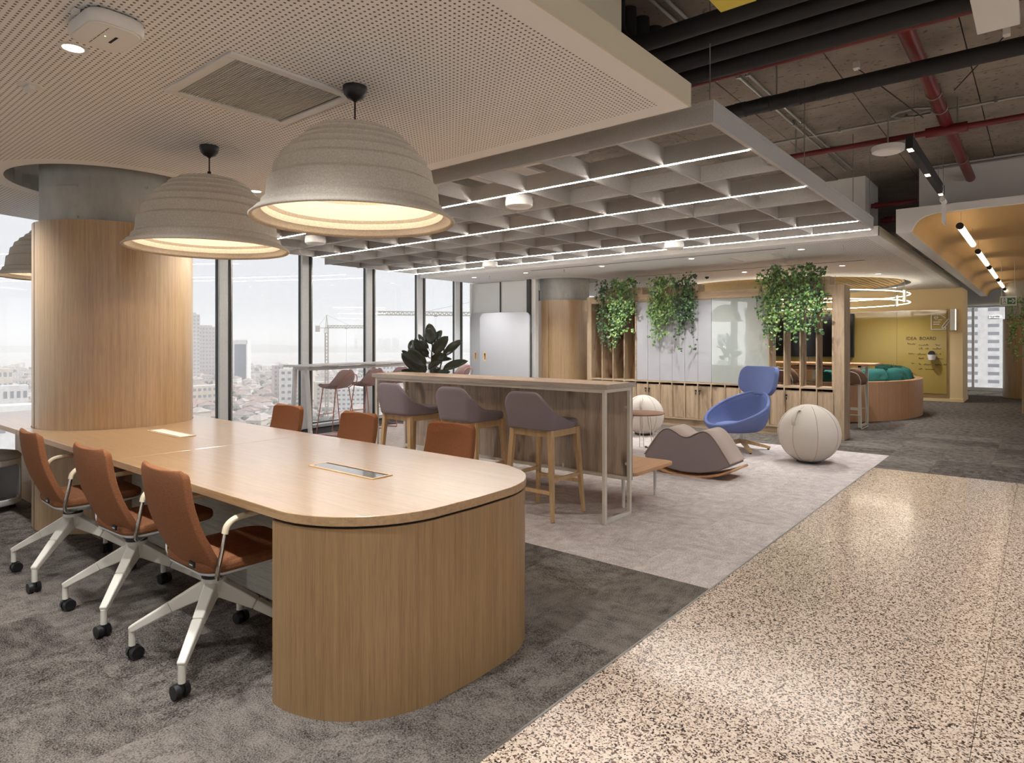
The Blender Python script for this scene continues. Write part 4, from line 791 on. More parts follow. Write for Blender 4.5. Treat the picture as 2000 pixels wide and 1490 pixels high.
for k, (x, y, r, lbl) in enumerate(((5.78, 8.18, 14, 'dusty pink stool with copper wire legs nearest the left end of the window table'), (6.42, 8.28, 10, 'second dusty pink copper legged stool at the window table'), (7.05, 8.40, 10, 'third dusty pink copper legged stool, left of the rubber plant'), (8.72, 8.55, 10, 'dusty pink copper legged stool glimpsed right of the rubber plant'))):
    c = ws if k == 0 else dup(ws); c.location = (x, y, 0); c.rotation_euler = (0, 0, radians(r)); tag(c, lbl, 'stool', gws)
# mobile felt screens against the end wall
def screen(y0, y1, x, lab, z1):
    o = tag(empty('felt_screen', (x, (y0 + y1) / 2, 0)), lab, 'screen', 'mobile felt screens leaning at the end wall'); w = (y1 - y0) / 2
    hy = w - .14
    me = plate(rrect(-w, .03, w, z1, .12, 8), [rrect(hy - .022, 1.02, hy + .022, 1.16, .018, 4)], -.02, .02)
    ob = link('board', me, M['feltl'], o, smooth=40, bevel=.006); ob.rotation_euler = (pi / 2, 0, pi / 2); 
    m = MB(); A = rrect(hy - .038, 1.0, hy + .038, 1.18, .03, 5); B = rrect(hy - .021, 1.02, hy + .021, 1.16, .018, 5)
    m.grid([[(xx, p_, q_) for p_, q_ in s] for s, xx in ((B, .024), (A, .024), (A, -.024), (B, -.024), (B, .024))], True); m.build('grip_rim', M['ash'], o, smooth=30)
    MB().box(-.06, -w + .1, 0, .06, -w + .16, .03).build('foot', M['rubber'], o); MB().box(-.06, w - .16, 0, .06, w - .1, .03).build('foot', M['rubber'], o)
screen(8.05, 9.30, 9.93, 'rear grey felt screen mostly hidden behind the front one', 1.99)
screen(7.60, 8.88, 9.76, 'front grey felt screen with slotted wooden grip', 1.97)
# ================================================================== SHELF PARTITION
PX, BW = 9.93, .224
Y0 = 2.28
pt = tag(empty('shelf_partition', (PX, Y0, 0)), 'oak frame partition with lockers, felt boards and open slats', 'partition')
N = 18; LY = N * BW
MB().box(0, -.14, 0, .36, 0, 2.20).build('end_post', M['rustic'], pt, bevel=.003)
MB().box(0, LY, 0, .36, LY + .095, 2.20).build('end_post', M['rustic'], pt, bevel=.003)
MB().box(0, .0005, 2.075, .36, LY - .0005, 2.20).build('top_beam', M['rusticY'], pt, bevel=.003)
MB().box(.03, 0, 0, .34, LY, .12).build('plinth', M['rusticY'], pt)
MB().box(0, 0, .12, .36, LY, .145).build('bottom_shelf', M['rusticY'], pt); MB().box(0, 0, .71, .36, LY, .735).build('locker_shelf', M['rusticY'], pt)
for k in range(N + 1): MB().box(0, BW * k - .009, .145, .34, BW * k + .009, .71).build('locker_divider', M['rustic'], pt)
MB().box(.33, 0, .145, .345, LY, .71).build('locker_back', M['dark'], pt)
dm = MB().box(.02, .012, .15, .038, BW - .012, .675).mesh('locker_door'); dm.materials.append(M['rustic'])
for k in range(N):
    o = bpy.data.objects.new('locker_door', dm); C.objects.link(o); o.parent = pt; o.location = (0, BW * k, 0)
    if k in (2, 8, 9, 12, 13):
        yk = {2: .19, 8: .19, 9: .03, 12: .19, 13: .03}[k]
        kl = MB().cyl((.02, yk, .60), (.006, yk, .60), .012, n=12).build('lock', M['chrome'], o, smooth=40)
        m = MB(); m.cyl((.008, yk, .60), (-.012, yk, .60), .004, n=8); m.box(-.016, yk - .012, .588, -.012, yk + .012, .612); m.box(-.014, yk - .012, .535, -.011, yk + .003, .572); m.tube([(-.013, yk + .014 * cos(t), .58 + .014 * sin(t)) for t in [2 * pi * q / 14 for q in range(14)]], .0015, 5, True); m.build('key', M['black'], o)
for k in range(5):
    y = BW * k
    if k < 4: MB().box(.0, y + (BW - .02 if 0 else .0) + BW - .009 - .0, .735, .30, y + BW + .009, 2.075).build('slat', M['rustic'], pt, bevel=.002)
MB().box(0.0, 0.0, .735, .03, .02, 2.075).build('slat_rim', M['rusticY'], pt); MB().box(.0, .02, 2.05, .30, 4 * BW - .01, 2.0745).build('slat_head', M['rusticY'], pt)
gbd = MB().box(.015, 4 * BW + .012, .737, .03, 8 * BW - .004, 2.073).build('glass_board', M['gboard'], pt); gbd['label'] = 'glossy pale glass writing board reflecting the windows'
MB().box(.031, 4 * BW + .0, .737, .34, 8 * BW, 2.073).build('board_backing', M['white'], pt)
for k in range(8, 14): MB().box(.015, BW * k + .0015, .737, .04, BW * (k + 1) - .0015, 2.073).build('felt_strip', M['feltl'], pt, bevel=.003)
MB().box(.041, 8 * BW, .737, .34, 14 * BW, 2.073).build('board_backing', M['white'], pt)
MB().box(0, 14 * BW - .011, .735, .34, 14 * BW + .011, 2.075).build('cubby_side', M['rusticY'], pt)
for k in range(15, 18): MB().box(0, BW * k - .009, .735, .32, BW * k + .009, 2.075).build('cubby_divider', M['rustic'], pt)
for k in range(14, 18): MB().box(.30, BW * k, .735, .32, BW * (k + 1), 2.075).build('cubby_back', M['rusticd'], pt)
m = MB(); m.bar((.10, 1.2, 2.2), (.10, 1.2, 2.36), .01, .01)
for (y0, y1, lbl) in ((-.02, .82, 'right'), (1.95, 2.65, 'middle'), (2.95, 3.75, 'left')):
    MB().box(.04, y0 + .08, 2.2005, .32, y1, 2.33).build('planter_trough', M['rusticY'], pt, bevel=.003)
# trailing ivy
def leafmats():
    out = []
    for i, c in enumerate(((112, 148, 76), (80, 116, 60), (54, 80, 50), (146, 170, 100), (48, 64, 46))): out.append(plain('ivy_leaf_%d' % i, c, .42, var=.2, vs=30))
    return out
IVY = leafmats(); LSH = [(0, 0), (.30, -.12), (.55, .10), (.38, .35), (.42, .62), (.14, .62), (0, 1.05)]; LSH = LSH + [(-x, y) for x, y in LSH[::-1][1:-1]]
def ivy(loc, width, drops, lab, seed, mats=(0, 1, 2, 3), dens=1.0, side=0, depth=.2):
    r = random.Random(seed); o = tag(empty('trailing_ivy', loc), lab, 'plant', 'trailing ivies on the partition'); per = {k: MB() for k in mats}; st_ = MB()
    def leaf(p, s):
        k = r.choice(mats); m = per[k]; a = r.uniform(0, 2 * pi); nx = Vector((-1 + r.uniform(-.7, .5), r.uniform(-.9, .9), r.uniform(-.3, .9))).normalized()
        dn = Vector((r.uniform(-.3, .3), r.uniform(-.7, .7), -1)); dn = (dn - nx * dn.dot(nx)).normalized(); sd = nx.cross(dn); b = len(m.v)
        m.v.append(tuple(p + dn * s * .35 + nx * s * .12)); m.v += [tuple(p + sd * x * s + dn * y * s - nx * abs(x) * s * .25) for x, y in LSH]; n = len(LSH)
        m.f += [(b, b + 1 + i, b + 1 + (i + 1) % n) for i in range(n)]
    for (y, ln, amt, bend, k0) in drops:
        for q in range(int(amt)):
            yy = y + r.gauss(0, width); z0 = r.uniform(.02, .22); x0 = r.uniform(-.02, depth); L = ln * r.uniform(.45, 1.0); pts = []
            out = r.uniform(-.14, -.05); ph = r.uniform(0, 6); swy = r.gauss(0, .05) + bend * r.uniform(.5, 1)
            for i in range(15):
                t = i / 14
                if t < .15: p = Vector((x0 + (out - x0) * (t / .15), yy + swy * .1 * t, z0 + .05 * sin(pi * t / .15)))
                else: s = (t - .15) / .85; p = Vector((out - .03 * sin(s * 3 + ph), yy + swy * s + .025 * sin(ph + s * 7), z0 - (z0 + .02) * min(1, s * 4) - L * s))
                pts.append(p)
            st_.tube(pts, .002, 4)
            nl = int(L * 34 * dens) + 10
            for i in range(nl):
                t = r.random() * 14; a = int(min(13, t)); p = pts[a].lerp(pts[a + 1], t - a) + Vector((r.gauss(0, .02) - .01, r.gauss(0, .028), r.gauss(0, .02))); leaf(p, r.uniform(.026, .05))
    st_.build('vines', M['stem'], o, fix=False)
    for k in mats: q = per[k].build('foliage', IVY[k], o, fix=False); q['kind'] = 'stuff'
pz = 2.24
ivy((PX, 5.68, pz), .10, [(0, .9, 16, 0, 0), (-.12, .45, 10, 0, 0), (.1, 1.1, 7, 0, 0)], 'bright trailing ivy at the left of the partition', 11, (0, 1, 3, 2))
ivy((PX, 5.98, pz), .07, [(0, 1.0, 9, -.05, 0), (.05, 1.25, 3, -.25, 0)], 'dark thin trailing ivy over the left cubbies', 12, (2, 4, 1), .8)
ivy((PX, 4.90, pz), .11, [(0, .9, 16, 0, 0), (-.15, .55, 8, 0, 0), (.1, .75, 7, 0, 0)], 'bright trailing ivy over the middle felt strips', 13, (0, 1, 3))
ivy((PX, 4.42, pz), .07, [(0, .75, 11, .18, 0), (.12, 1.25, 3, -.12, 0), (.02, .5, 8, -.08, 0)], 'dark trailing ivy leaning from the middle trough', 14, (2, 4, 1), .9)
ivy((PX, 3.06, pz + .03), .10, [(.0, .75, 18, 0, 0), (.08, 1.0, 8, 0, 0), (-.1, .8, 7, 0, 0)], 'dense trailing ivy beside the glass board', 15, (0, 1, 2, 3))
ivy((PX, 2.62, pz + .03), .10, [(0, .75, 16, 0, 0), (.08, 1.0, 7, 0, 0), (-.1, .85, 7, 0, 0)], 'dense trailing ivy hanging over the open slats', 16, (0, 1, 2))
# ================================================================== LOUNGE PIECES
def ball(loc, r, rz, lab):
    o = tag(empty('sitting_ball', loc, rz), lab, 'sitting ball', 'oatmeal sitting balls'); zc = r * .985
    MB().sph((0, 0, zc), r, 48, 28, (1, 1, .985)).build('cover', M['ball'], o, smooth=60)
    for k in range(8):
        a = 2 * pi * k / 8; MB().tube([((r + .001) * sin(t) * cos(a), (r + .001) * sin(t) * sin(a), zc + .985 * (r + .001) * cos(t)) for t in [.3 + (pi - .6) * i / 30 for i in range(31)]], .0022, 5).build('seam', M['seam'], o)
    MB().lathe([(.001, zc * 2 + .002), (r * .26, zc * 2 - r * .035 + .002), (r * .30, zc * 2 - r * .046)], 28).build('top_disc', M['ball'], o, smooth=60)
    MB().lathe([(.001, .0), (.12, .0), (.135, .006), (.13, .018)], 28).build('base_ring', M['black'], o, smooth=40)
    P = [((r + h) * cos(t), 0, zc + .985 * (r + h) * sin(t)) for t, h in ((.36, .002), (.45, .03), (.6, .045), (.75, .045), (.88, .03), (.97, .002))]; m = MB()
    m.grid([[(x, y, z) for y in (-.018, .018)] for x, y, z in [tuple(q) for q in bez(P, 4)]]); m.build('strap', M['ball'], o, smooth=70, solid=.004)
ball((7.93, 2.08, 0), .338, radians(165), 'oatmeal fabric sitting ball in front of the partition post')
ball((8.72, 4.62, 0), .30, radians(200), 'oatmeal fabric sitting ball half hidden behind the counter end')
# rocking seat
rk = tag(empty('rocking_seat', (6.30, 2.86, 0)), 'mauve rocking saddle seat on a curved wooden runner', 'rocking seat'); D = .40; H_ = .49
low = [(y, .035 + (sqrt(1.05 ** 2 - 0) - sqrt(1.05 ** 2 - y * y))) for y in [-.47 + .94 * i / 20 for i in range(21)]]
top = [(.47, .165), (.44, .21), (.36, .33), (.29, .42), (.235, .46), (.18, .468), (.11, .44), (.05, .405), (0, .395), (-.05, .405), (-.11, .44), (-.18, .468), (-.235, .46), (-.29, .42), (-.36, .33), (-.44, .21), (-.47, .165)]
tp = [(p.x, p.y) for p in bez([(a, b_, 0) for a, b_ in top], 3)]
MB().extr(low + tp[1:-1], 'x', .004, D - .004).build('cushion', M['lilacd'], rk, smooth=40, bevel=.012, seg=3)
m = MB(); rows = [[(x, y, z + .003) for x in (0.0, D)] for y, z in tp]; m.grid(rows); m.build('saddle_cover', M['tan'], rk, smooth=60, solid=.008, offset=1)  # warm light on the mauve top is put into this paler colour
m = MB(); rows = [[(x, y, .004 + (1.085 - sqrt(1.085 ** 2 - y * y))) for x in (-.01, D + .01)] for y in [-.50 + i * .05 for i in range(21)]]; m.grid(rows); m.build('runner', M['benchX'], rk, smooth=60, solid=.024, offset=1)
MB().tube(bez([(.15, .455, .20), (.15, .53, .23), (.2, .56, .21), (.26, .53, .2), (.26, .455, .19)], 5), .006, 6).build('carry_loop', M['stem'], rk, smooth=60)
# round side tables
o = tag(empty('side_table', (7.44, 3.98, 0)), 'round taupe side table on thin cream wire legs', 'side table', 'round side tables')
MB().lathe([(.001, .462), (.27, .462), (.305, .476), (.305, .482), (.001, .482)], 48).build('top', M['brown'], o, smooth=35)
for k in range(3):
    a = .4 + 2 * pi * k / 3; MB().tube([(.10 * cos(a), .10 * sin(a), .46), (.2 * cos(a - .1), .2 * sin(a - .1), .008), (.2 * cos(a + .18), .2 * sin(a + .18), .008), (.12 * cos(a + .18), .12 * sin(a + .18), .46)], .006, 6).build('leg', M['metal'], o, smooth=60)
o = tag(empty('side_table', (7.35, 4.55, 0)), 'lower round white side table behind the counter frame', 'side table', 'round side tables')
MB().lathe([(.001, .325), (.22, .325), (.26, .34), (.26, .346), (.001, .346)], 48).build('top', M['plast'], o, smooth=35)
for k in range(3):
    a = 1.0 + 2 * pi * k / 3; MB().tube([(.08 * cos(a), .08 * sin(a), .32), (.18 * cos(a), .18 * sin(a), .008), (.18 * cos(a + .18), .18 * sin(a + .18), .008), (.1 * cos(a + .18), .1 * sin(a + .18), .32)], .006, 6).build('leg', M['metal'], o, smooth=60)
# blue lounge chair (faces +x locally)
bc = tag(empty('lounge_chair', (8.28, 3.0, 0), radians(158)), 'blue swivel lounge chair with separate headrest on a wooden star base', 'lounge chair')
rows = []; NA = 48
def rim(a):                     # a=0 front
    c = cos(a); b_ = (1 - c) / 2
    zr = .335 + .40 * b_ ** .95
    rx = .47 * c if c > 0 else .35 * c
    return rx + .0, .40 * sin(a) * (1 - .35 * b_ ** 3), zr
for i in range(13):
    s = i / 12; row = []
    for k in range(NA):
        a = 2 * pi * k / NA; x, y, z = rim(a); f_ = sin(s * pi / 2) ** .45; h = (1 - cos(s * pi / 2)) ** 1.1
        row.append((x * f_ + .0, y * f_, .255 + (z - .255) * h))
    rows.append(row)
MB().grid(rows, True).build('seat_bucket', M['blue'], bc, smooth=75, solid=.035, offset=0)
m = MB(); m.tube([Vector(rim(2 * pi * k / 64)) for k in range(64)], .021, 8, True); m.build('rim_roll', M['blue'], bc, smooth=75)
MB().sph((.14, 0, .325), .21, 28, 12, (1.1, 1.0, .22)).build('seat_cushion', M['blue'], bc, smooth=70)
rows = []
for z in [.695, .70, .715, .745, .79, .86, .92, .98, 1.02, 1.045, 1.058, 1.063]:
    t = (z - .695) / .368; hw = .305; e = .13
    hb_ = min(z - .692, 1.066 - z); eb = .15 if z < .9 else .10
    if hb_ < eb: hw -= (eb - sqrt(max(0, eb * eb - (eb - hb_) ** 2))) * (1.0 if z > .9 else 1.25)
    rows.append([(-.345 - .10 * t + .10 * u * u * (hw / .305) ** 2, hw * u, z) for u in [-1, -.96, -.85, -.65, -.35, 0, .35, .65, .85, .96, 1]])
MB().grid(rows).build('headrest', M['blue'], bc, smooth=70, solid=.055, sub=1, offset=0)
MB().cyl((-.375, 0, .66), (-.405, 0, .80), .055, n=12).build('neck', M['blue'], bc, smooth=40)
MB().cyl((-.02, 0, .115), (-.02, 0, .32), .03, n=20).build('column', M['wmetal'], bc, smooth=40)
for k in range(4):
    a = pi / 4 + k * pi / 2 + .25; c, s = cos(a), sin(a); MB().bar((-.02 + .02 * c, .02 * s, .112), (-.02 + .36 * c, .36 * s, .028), .045, .055, .038, .032).build('star_leg', M['ash'], bc, bevel=.004)
    MB().cyl((-.02 + .34 * c, .34 * s, 0), (-.02 + .34 * c, .34 * s, .02), .014, n=10).build('glide', M['black'], bc)
# ================================================================== FAR LOUNGE
rb = tag(empty('round_bench', (14.3, 4.6, 0)), 'curved oak fronted bench ring in front of the yellow wall', 'bench')
def arcband(r0, r1, a0, a1, z0, z1, n=60):
    m = MB(); m.grid([[(r * cos(a0 + (a1 - a0) * i / n), r * sin(a0 + (a1 - a0) * i / n), z) for i in range(n + 1)] for r, z in ((r0, z0), (r1, z0), (r1, z1), (r0, z1), (r0, z0))]); return m
arcband(2.72, 2.85, radians(150), radians(372), 0, .69).build('oak_wall', M['benchw'], rb, smooth=40)
arcband(2.1, 2.718, radians(152), radians(370), .1, .42).build('seat', M['teal'], rb, smooth=40)
grn = random.Random(5)
cl = ['leftmost visible', 'second', 'third', 'fourth', 'fifth', 'rightmost']
for k in range(6):
    a = radians(226 + 16.5 * k); o = tag(empty('cushion', (14.3 + 2.50 * cos(a), 4.6 + 2.50 * sin(a), .42), a), cl[k] + ' plump teal cushion leaning on the round bench back', 'cushion', 'teal cushions on the round bench')
    m = MB(); rows = []
    for i in range(13):
        u = -1 + i / 6; rw = []
        for j in range(13):
            v = -1 + j / 6; th = .13 * (max(0, 1 - abs(u) ** 3.2) * max(0, 1 - abs(v) ** 3.2)) ** .5; rw.append((th + .03 * grn.uniform(-1, 1) * (1 - abs(u)) * (1 - abs(v)) + .10, .32 * u * (1 - .05 * v * v), .24 + .23 * v * (1 - .05 * u * u)))
        rows.append(rw)
    m.grid(rows); m2 = MB(); m2.grid([[(.2 - x, y, z) for x, y, z in r_] for r_ in rows]); m.f += [tuple(i + len(m.v) for i in f_) for f_ in m2.f]; m.v += m2.v
    c = m.build('pillow', M['teal'], o, smooth=75); c.rotation_euler = (0, radians(-14), 0); c.location = (.02, 0, 0)
    MB().tube([(.10, .325 * u, .24 + .235 * v) for u, v in ((-1, -1), (0, -.96), (1, -1), (.96, 0), (1, 1), (0, .96), (-1, 1), (-.96, 0))], .007, 5, True).build('piping', M['teal'], o).rotation_euler = (0, radians(-14), 0)
ht = tag(empty('high_table', (11.55, 2.06, 0)), 'high oak topped meeting table behind the partition', 'table')
link('tabletop', plate(rrect(0, 0, .7, 3.4, .02, 3), [], 1.005, 1.035), M['benchX'], ht, bevel=.002)
for y in (.2, 3.1):
    for x in (.05, .62): MB().box(x, y, 0, x + .04, y + .04, 1.005).build('leg', M['metal'], ht)
    MB().box(.09, y, .0, .62, y + .04, .03).build('foot_rail', M['metal'], ht); MB().box(.05, y, .975, .66, y + .04, 1.004).build('top_rail', M['metal'], ht)
MB().box(.05, .24, .28, .09, 3.1, .32).build('foot_bar', M['metal'], ht); MB().box(.3, .9, .75, .36, 1.0, .99).build('cable_spine', M['metal'], ht)
MB().box(.10, .5, .92, .60, 1.3, .98).build('cable_tray', M['rusticd'], ht)
b2 = wire_stool('wire_stool', M['brown'], M['metal'])
for k, (x, y, r, lbl) in enumerate(((11.62, 2.38, -90, 'brown stool with cream wire legs visible right of the partition post'), (11.40, 3.35, -90, 'brown stool with cream wire legs seen through the slats'))):
    c = b2 if k == 0 else dup(b2); c.location = (x, y, 0); c.rotation_euler = (0, 0, radians(r)); tag(c, lbl, 'stool', 'brown stools at the meeting table')
tvo = tag(empty('wall_screen', (17.765, 4.85, 1.55)), 'large black wall screen behind the slats', 'television'); MB().box(0, -1.23, -.54, .10, 1.23, .54).build('panel', M['black'], tvo, bevel=.01); MB().box(-.004, -1.215, -.525, .0, 1.215, .525).build('screen', M['tv'], tvo)
ib = tag(empty('idea_board', (17.88, 1.70, .18)), 'olive glass idea board with handwriting on the yellow wall', 'writing board')
for k in range(4): MB().box(0, 1.0 * k + (.004 if k else 0), 0, .05, 1.0 * (k + 1), 1.96).build('glass_panel', M['olive'], ib, bevel=.002)
def text(s, y, z, size, par, mat, sx=1):
    cu = bpy.data.curves.new('handwriting', 'FONT'); cu.body = s; cu.size = size; cu.extrude = .001; cu.materials.append(mat); o = bpy.data.objects.new('handwriting', cu); C.objects.link(o); o.parent = par; o.location = (-.004, y, z); o.rotation_euler = (pi / 2, 0, -pi / 2); o.scale = (sx, 1, 1); bpy.context.view_layer.update(); me = bpy.data.meshes.new_from_object(o.evaluated_get(bpy.context.evaluated_depsgraph_get())); q = bpy.data.objects.new('lettering', me); C.objects.link(q); q.parent = par; q.location = o.location; q.rotation_euler = o.rotation_euler; q.scale = o.scale; bpy.data.objects.remove(o); return q
text('IDEA  BOARD', .81, 1.255, .105, ib, M['ink'], .95)
sr = random.Random(9)
def scribble(y, z, w, h):
    P = []; n = int(w / .012)
    for i in range(n + 1): P.append((-.002, y - w * i / n, z + h * (.5 + .5 * sin(i * 2.1 + sr.uniform(-.7, .7))) * sr.uniform(.3, 1)))
    m = MB(); m.tube(bez(P, 3), .0035, 4); m.build('scribble', M['ink'], ib)
for y, z, w in ((.78, 1.14, .16), (.55, 1.12, .2), (.22, 1.12, .09), (.55, 1.03, .08), (.42, 1.03, .06), (.27, 1.03, .16), (.76, .91, .12), (.58, .9, .17), (.36, .9, .08), (.24, .9, .06), (.14, .9, .03), (.55, .8, .1), (.38, .8, .14), (.18, .8, .12), (.7, .68, .06), (.55, .66, .05), (.45, .66, .14), (.22, .66, .12), (.06, .66, .06), (.55, .55, .07), (.42, .55, .18)): scribble(y, z, w, .05)
MB().tube([(-.002, .66 + .055 * cos(t) * (1 + .2 * sin(t)), .37 + .09 * sin(t)) for t in [2 * pi * k / 24 for k in range(22)]], .003, 4).build('scribble', M['ink'], ib)
m = MB()      # notepad and pencil emblem
for a, b_ in (((.30, 1.5), (.02, 1.5)), ((.30, 1.5), (.30, 1.84)), ((.30, 1.84), (.12, 1.84)), ((.12, 1.84), (.02, 1.76)), ((.02, 1.5), (.02, 1.56)), ((.26, 1.62), (.14, 1.62)), ((.26, 1.67), (.12, 1.67)), ((.17, 1.72), (.09, 1.72)), ((.245, 1.78), (.205, 1.73)), ((.205, 1.73), (.165, 1.78)), ((.245, 1.78), (.225, 1.80)), ((.225, 1.80), (.205, 1.78)), ((.205, 1.78), (.185, 1.80)), ((.185, 1.80), (.165, 1.78)), ((.09, 1.56), (-.03, 1.74)), ((.05, 1.54), (-.07, 1.71)), ((.09, 1.56), (.085, 1.52)), ((.085, 1.52), (.05, 1.54)), ((-.03, 1.74), (-.07, 1.71))): m.bar((-.008, a[0], a[1]), (-.008, b_[0], b_[1]), .016, .016)
m.build('emblem', M['plast'], ib)
ph = tag(empty('pen_holder', (17.86, 1.98, .97)), 'small white pen cup with eraser fixed to the idea board', 'pen cup'); MB().lathe([(.001, 0), (.07, 0), (.09, .12), (.082, .12), (.065, .01)], 20, (-.09, 0, 0)).build('cup', M['plast'], ph, smooth=40); MB().cyl((-.12, 0, .14), (-.06, 0, .14), .07, n=20).build('eraser', M['rubber'], ph, smooth=40)
wl = tag(empty('wall_lamp', (17.86, 1.57, 1.9)), 'white cylinder wall lamp beside the idea board', 'wall lamp'); MB().box(-.01, -.065, -.25, .07, .065, .25).build('body', M['plast'], wl, bevel=.02, seg=3); MB().box(-.014, -.05, -.24, -.01, -.035, .24).build('edge_glow', M['glow'], wl)
cb = tag(empty('oak_cabinet', (15.9, -1.6, 0)), 'oak cabinet edge at the far right of the corridor', 'cabinet'); MB().box(0, 0, 0, .45, 1.90, 1.95).build('body', M['rustic'], cb, bevel=.003); MB().box(-.018, .95, .05, 0, 1.88, 1.0).build('door', M['rustic'], cb)
ivy((16.0, .34, 2.0), .05, [(0, 1.0, 9, 0, 0)], 'small trailing ivy at the far right end of the corridor', 21, (0, 1, 3), .9)
# ================================================================== CITY OUTSIDE
GZ = -60
cw = [plain('render_wall_%d' % i, c, .9, var=.1, vs=.4, rnd=True) for i, c in enumerate(((236, 232, 226), (222, 212, 200), (240, 238, 236), (210, 200, 196)))]
cr = [plain('roof_tile_%d' % i, c, .9, var=.15, vs=.5, rnd=True) for i, c in enumerate(((186, 164, 156), (172, 160, 158), (200, 188, 182)))]
ct = [plain('tree_crown_%d' % i, c, .95, var=.25, vs=.3, rnd=True) for i, c in enumerate(((132, 136, 126), (148, 148, 140), (118, 122, 116)))]
cg = plain('city_ground', (206, 203, 200), .95, var=.2, vs=.03); cglass = plain('tower_glass', (120, 128, 140), .2); cdark = plain('tower_window', (158, 160, 164), .4)
struct(MB().lathe([(.5, GZ), (400, GZ), (1500, GZ), (9000, GZ)], 48, (30, 120, 0)).build('ground', cg), 'hazy valley floor below the tower')
def dirp(px, d):                # point at ground distance d along the sight line of photo column px
    r = (px - 1000) / 1256.3; v = (FW + RT * r) * d; return v.x, v.y
hr = random.Random(21); hm = []
def house_mesh(w, d, h, rh, wi, ri, name):
    m = MB(); m.box(-w / 2, -d / 2, 0, w / 2, d / 2, h); n0 = len(m.f)
    b = len(m.v); o_ = .5; m.v += [(-w / 2 - o_, -d / 2 - o_, h), (w / 2 + o_, -d / 2 - o_, h), (w / 2 + o_, d / 2 + o_, h), (-w / 2 - o_, d / 2 + o_, h), (-w / 4, 0, h + rh), (w / 4, 0, h + rh)]
    m.f += [(b, b + 1, b + 5, b + 4), (b + 1, b + 2, b + 5), (b + 2, b + 3, b + 4, b + 5), (b + 3, b, b + 4)]; n1 = len(m.f)
    for k in range(max(2, int(w / 3.2))):
        for z in range(max(1, int(h / 3))):
            x = -w / 2 + (k + .5) * w / max(2, int(w / 3.2))
            for s in (-1, 1): m.box(x - .6, s * d / 2 - .06, z * 3 + 1, x + .6, s * d / 2 + .06, z * 3 + 2.2)
    me = m.mesh(name); me.materials.append(cw[wi]); me.materials.append(cr[ri]); me.materials.append(cdark)
    for i, p in enumerate(me.polygons): p.material_index = 0 if i < n0 else (1 if i < n1 else 2)
    return me
for k in range(8): hm.append(house_mesh(hr.uniform(9, 15), hr.uniform(8, 12), hr.choice((5, 6, 8, 10)), hr.uniform(1.5, 3), k % 4, k % 3, 'city_house'))
def tree_mesh(s):
    m = MB()
    for q in range(3): m.sph((hr.uniform(-2, 2), hr.uniform(-2, 2), 4 + hr.uniform(-1, 2)), hr.uniform(2.2, 3.6), 7, 5, (1, 1, .85))
    m.cyl((0, 0, 0), (0, 0, 4), .4, n=5); me = m.mesh('city_tree'); me.materials.append(ct[s % 3]); return me
tmh = [tree_mesh(k) for k in range(6)]
hs = []; ts = []
for q in range(6000):
    px = hr.uniform(-40, 905); d = 330 * (1 / (1 - hr.random() * .84)); x, y = dirp(px, d); (hs if hr.random() < .52 else ts).append((d, x, y, px))
hs.sort(); ts.sort()
def thin(L, gap, n):
    out = []
    for q in L:
        if all(abs(q[1] - p_[1]) + abs(q[2] - p_[2]) > gap for p_ in out[-260:]): out.append(q)
        if len(out) >= n: break
    return out
hs = thin(hs, 16, 1100); ts = thin(ts, 8, 1700)
gz = lambda d: GZ + max(0, (d - 700)) * .004
for (L, mm, nm, lbl, cat, grp, nmax) in ((hs, hm, 'city_house', 'small pale house with low tiled roof in the hazy city below', 'house', 'houses of the hazy city', 200), (ts, tmh, 'city_tree', 'grey green tree crown among the houses far below', 'tree', 'trees of the hazy city', 200)):
    rest = {}
    for i, (d, x, y, px) in enumerate(L):
        me = mm[i % len(mm)]; rz = hr.uniform(0, 3.1); s = hr.uniform(.85, 1.25)
        if i < nmax:
            o = bpy.data.objects.new(nm, me); C.objects.link(o); o.location = (x, y, gz(d)); o.rotation_euler = (0, 0, rz); o.scale = (s, s, s); tag(o, lbl, cat, grp)
        else: rest.setdefault(i % len(mm), []).append((x, y, gz(d), rz, s))
    for k, lst in rest.items():
        src = mm[k]; V = []; Fc = []; MI = []; sv = [v.co.copy() for v in src.vertices]; sf = [(tuple(p.vertices), p.material_index) for p in src.polygons]
        for (x, y, z, rz, s) in lst:
            b = len(V); c_, s_ = cos(rz), sin(rz); V += [(x + s * (v.x * c_ - v.y * s_), y + s * (v.x * s_ + v.y * c_), z + s * v.z) for v in sv]
            for f_, mi in sf: Fc.append(tuple(b + i for i in f_)); MI.append(mi)
        me = bpy.data.meshes.new(nm + '_mass'); me.from_pydata(V, [], Fc); [me.materials.append(q) for q in src.materials]; me.polygons.foreach_set('material_index', MI)
        o = bpy.data.objects.new(nm + '_mass', me); C.objects.link(o); tag(o, ('distant mass of pale houses' if 'house' in nm else 'distant mass of grey tree crowns') + ' filling the valley, mix %s' % 'ABCDEFGH'[k], cat + 's', grp, 'stuff')
def block(px, d, w, dep, ztop, wall, lab, yaw=0, floors=12, cols=6, win=cdark, crown=True, name='city_block'):
    x, y = dirp(px, d); o = tag(empty(name, (x, y, GZ), YAW - pi / 2 - math.atan((px - 1000) / 1256.3) + yaw), lab, 'building'); h = ztop - GZ
    MB().box(-w / 2, 0, 0, w / 2, dep, h).build('walls', wall, o)
    wm = MB().box(-w / cols * .27, -.12, -h / floors * .2, w / cols * .27, .1, h / floors * .2).mesh('window'); wm.materials.append(win)
    for i in range(cols):
        for j in range(1, floors):
            q = bpy.data.objects.new('window', wm); C.objects.link(q); q.parent = o; q.location = (-w / 2 + (i + .5) * w / cols, 0, (j + .45) * h / floors)
    if crown: MB().box(-w * .2, dep * .2, h, w * .2, dep * .7, h + h * .03).build('roof_plant', wall, o)
    return o
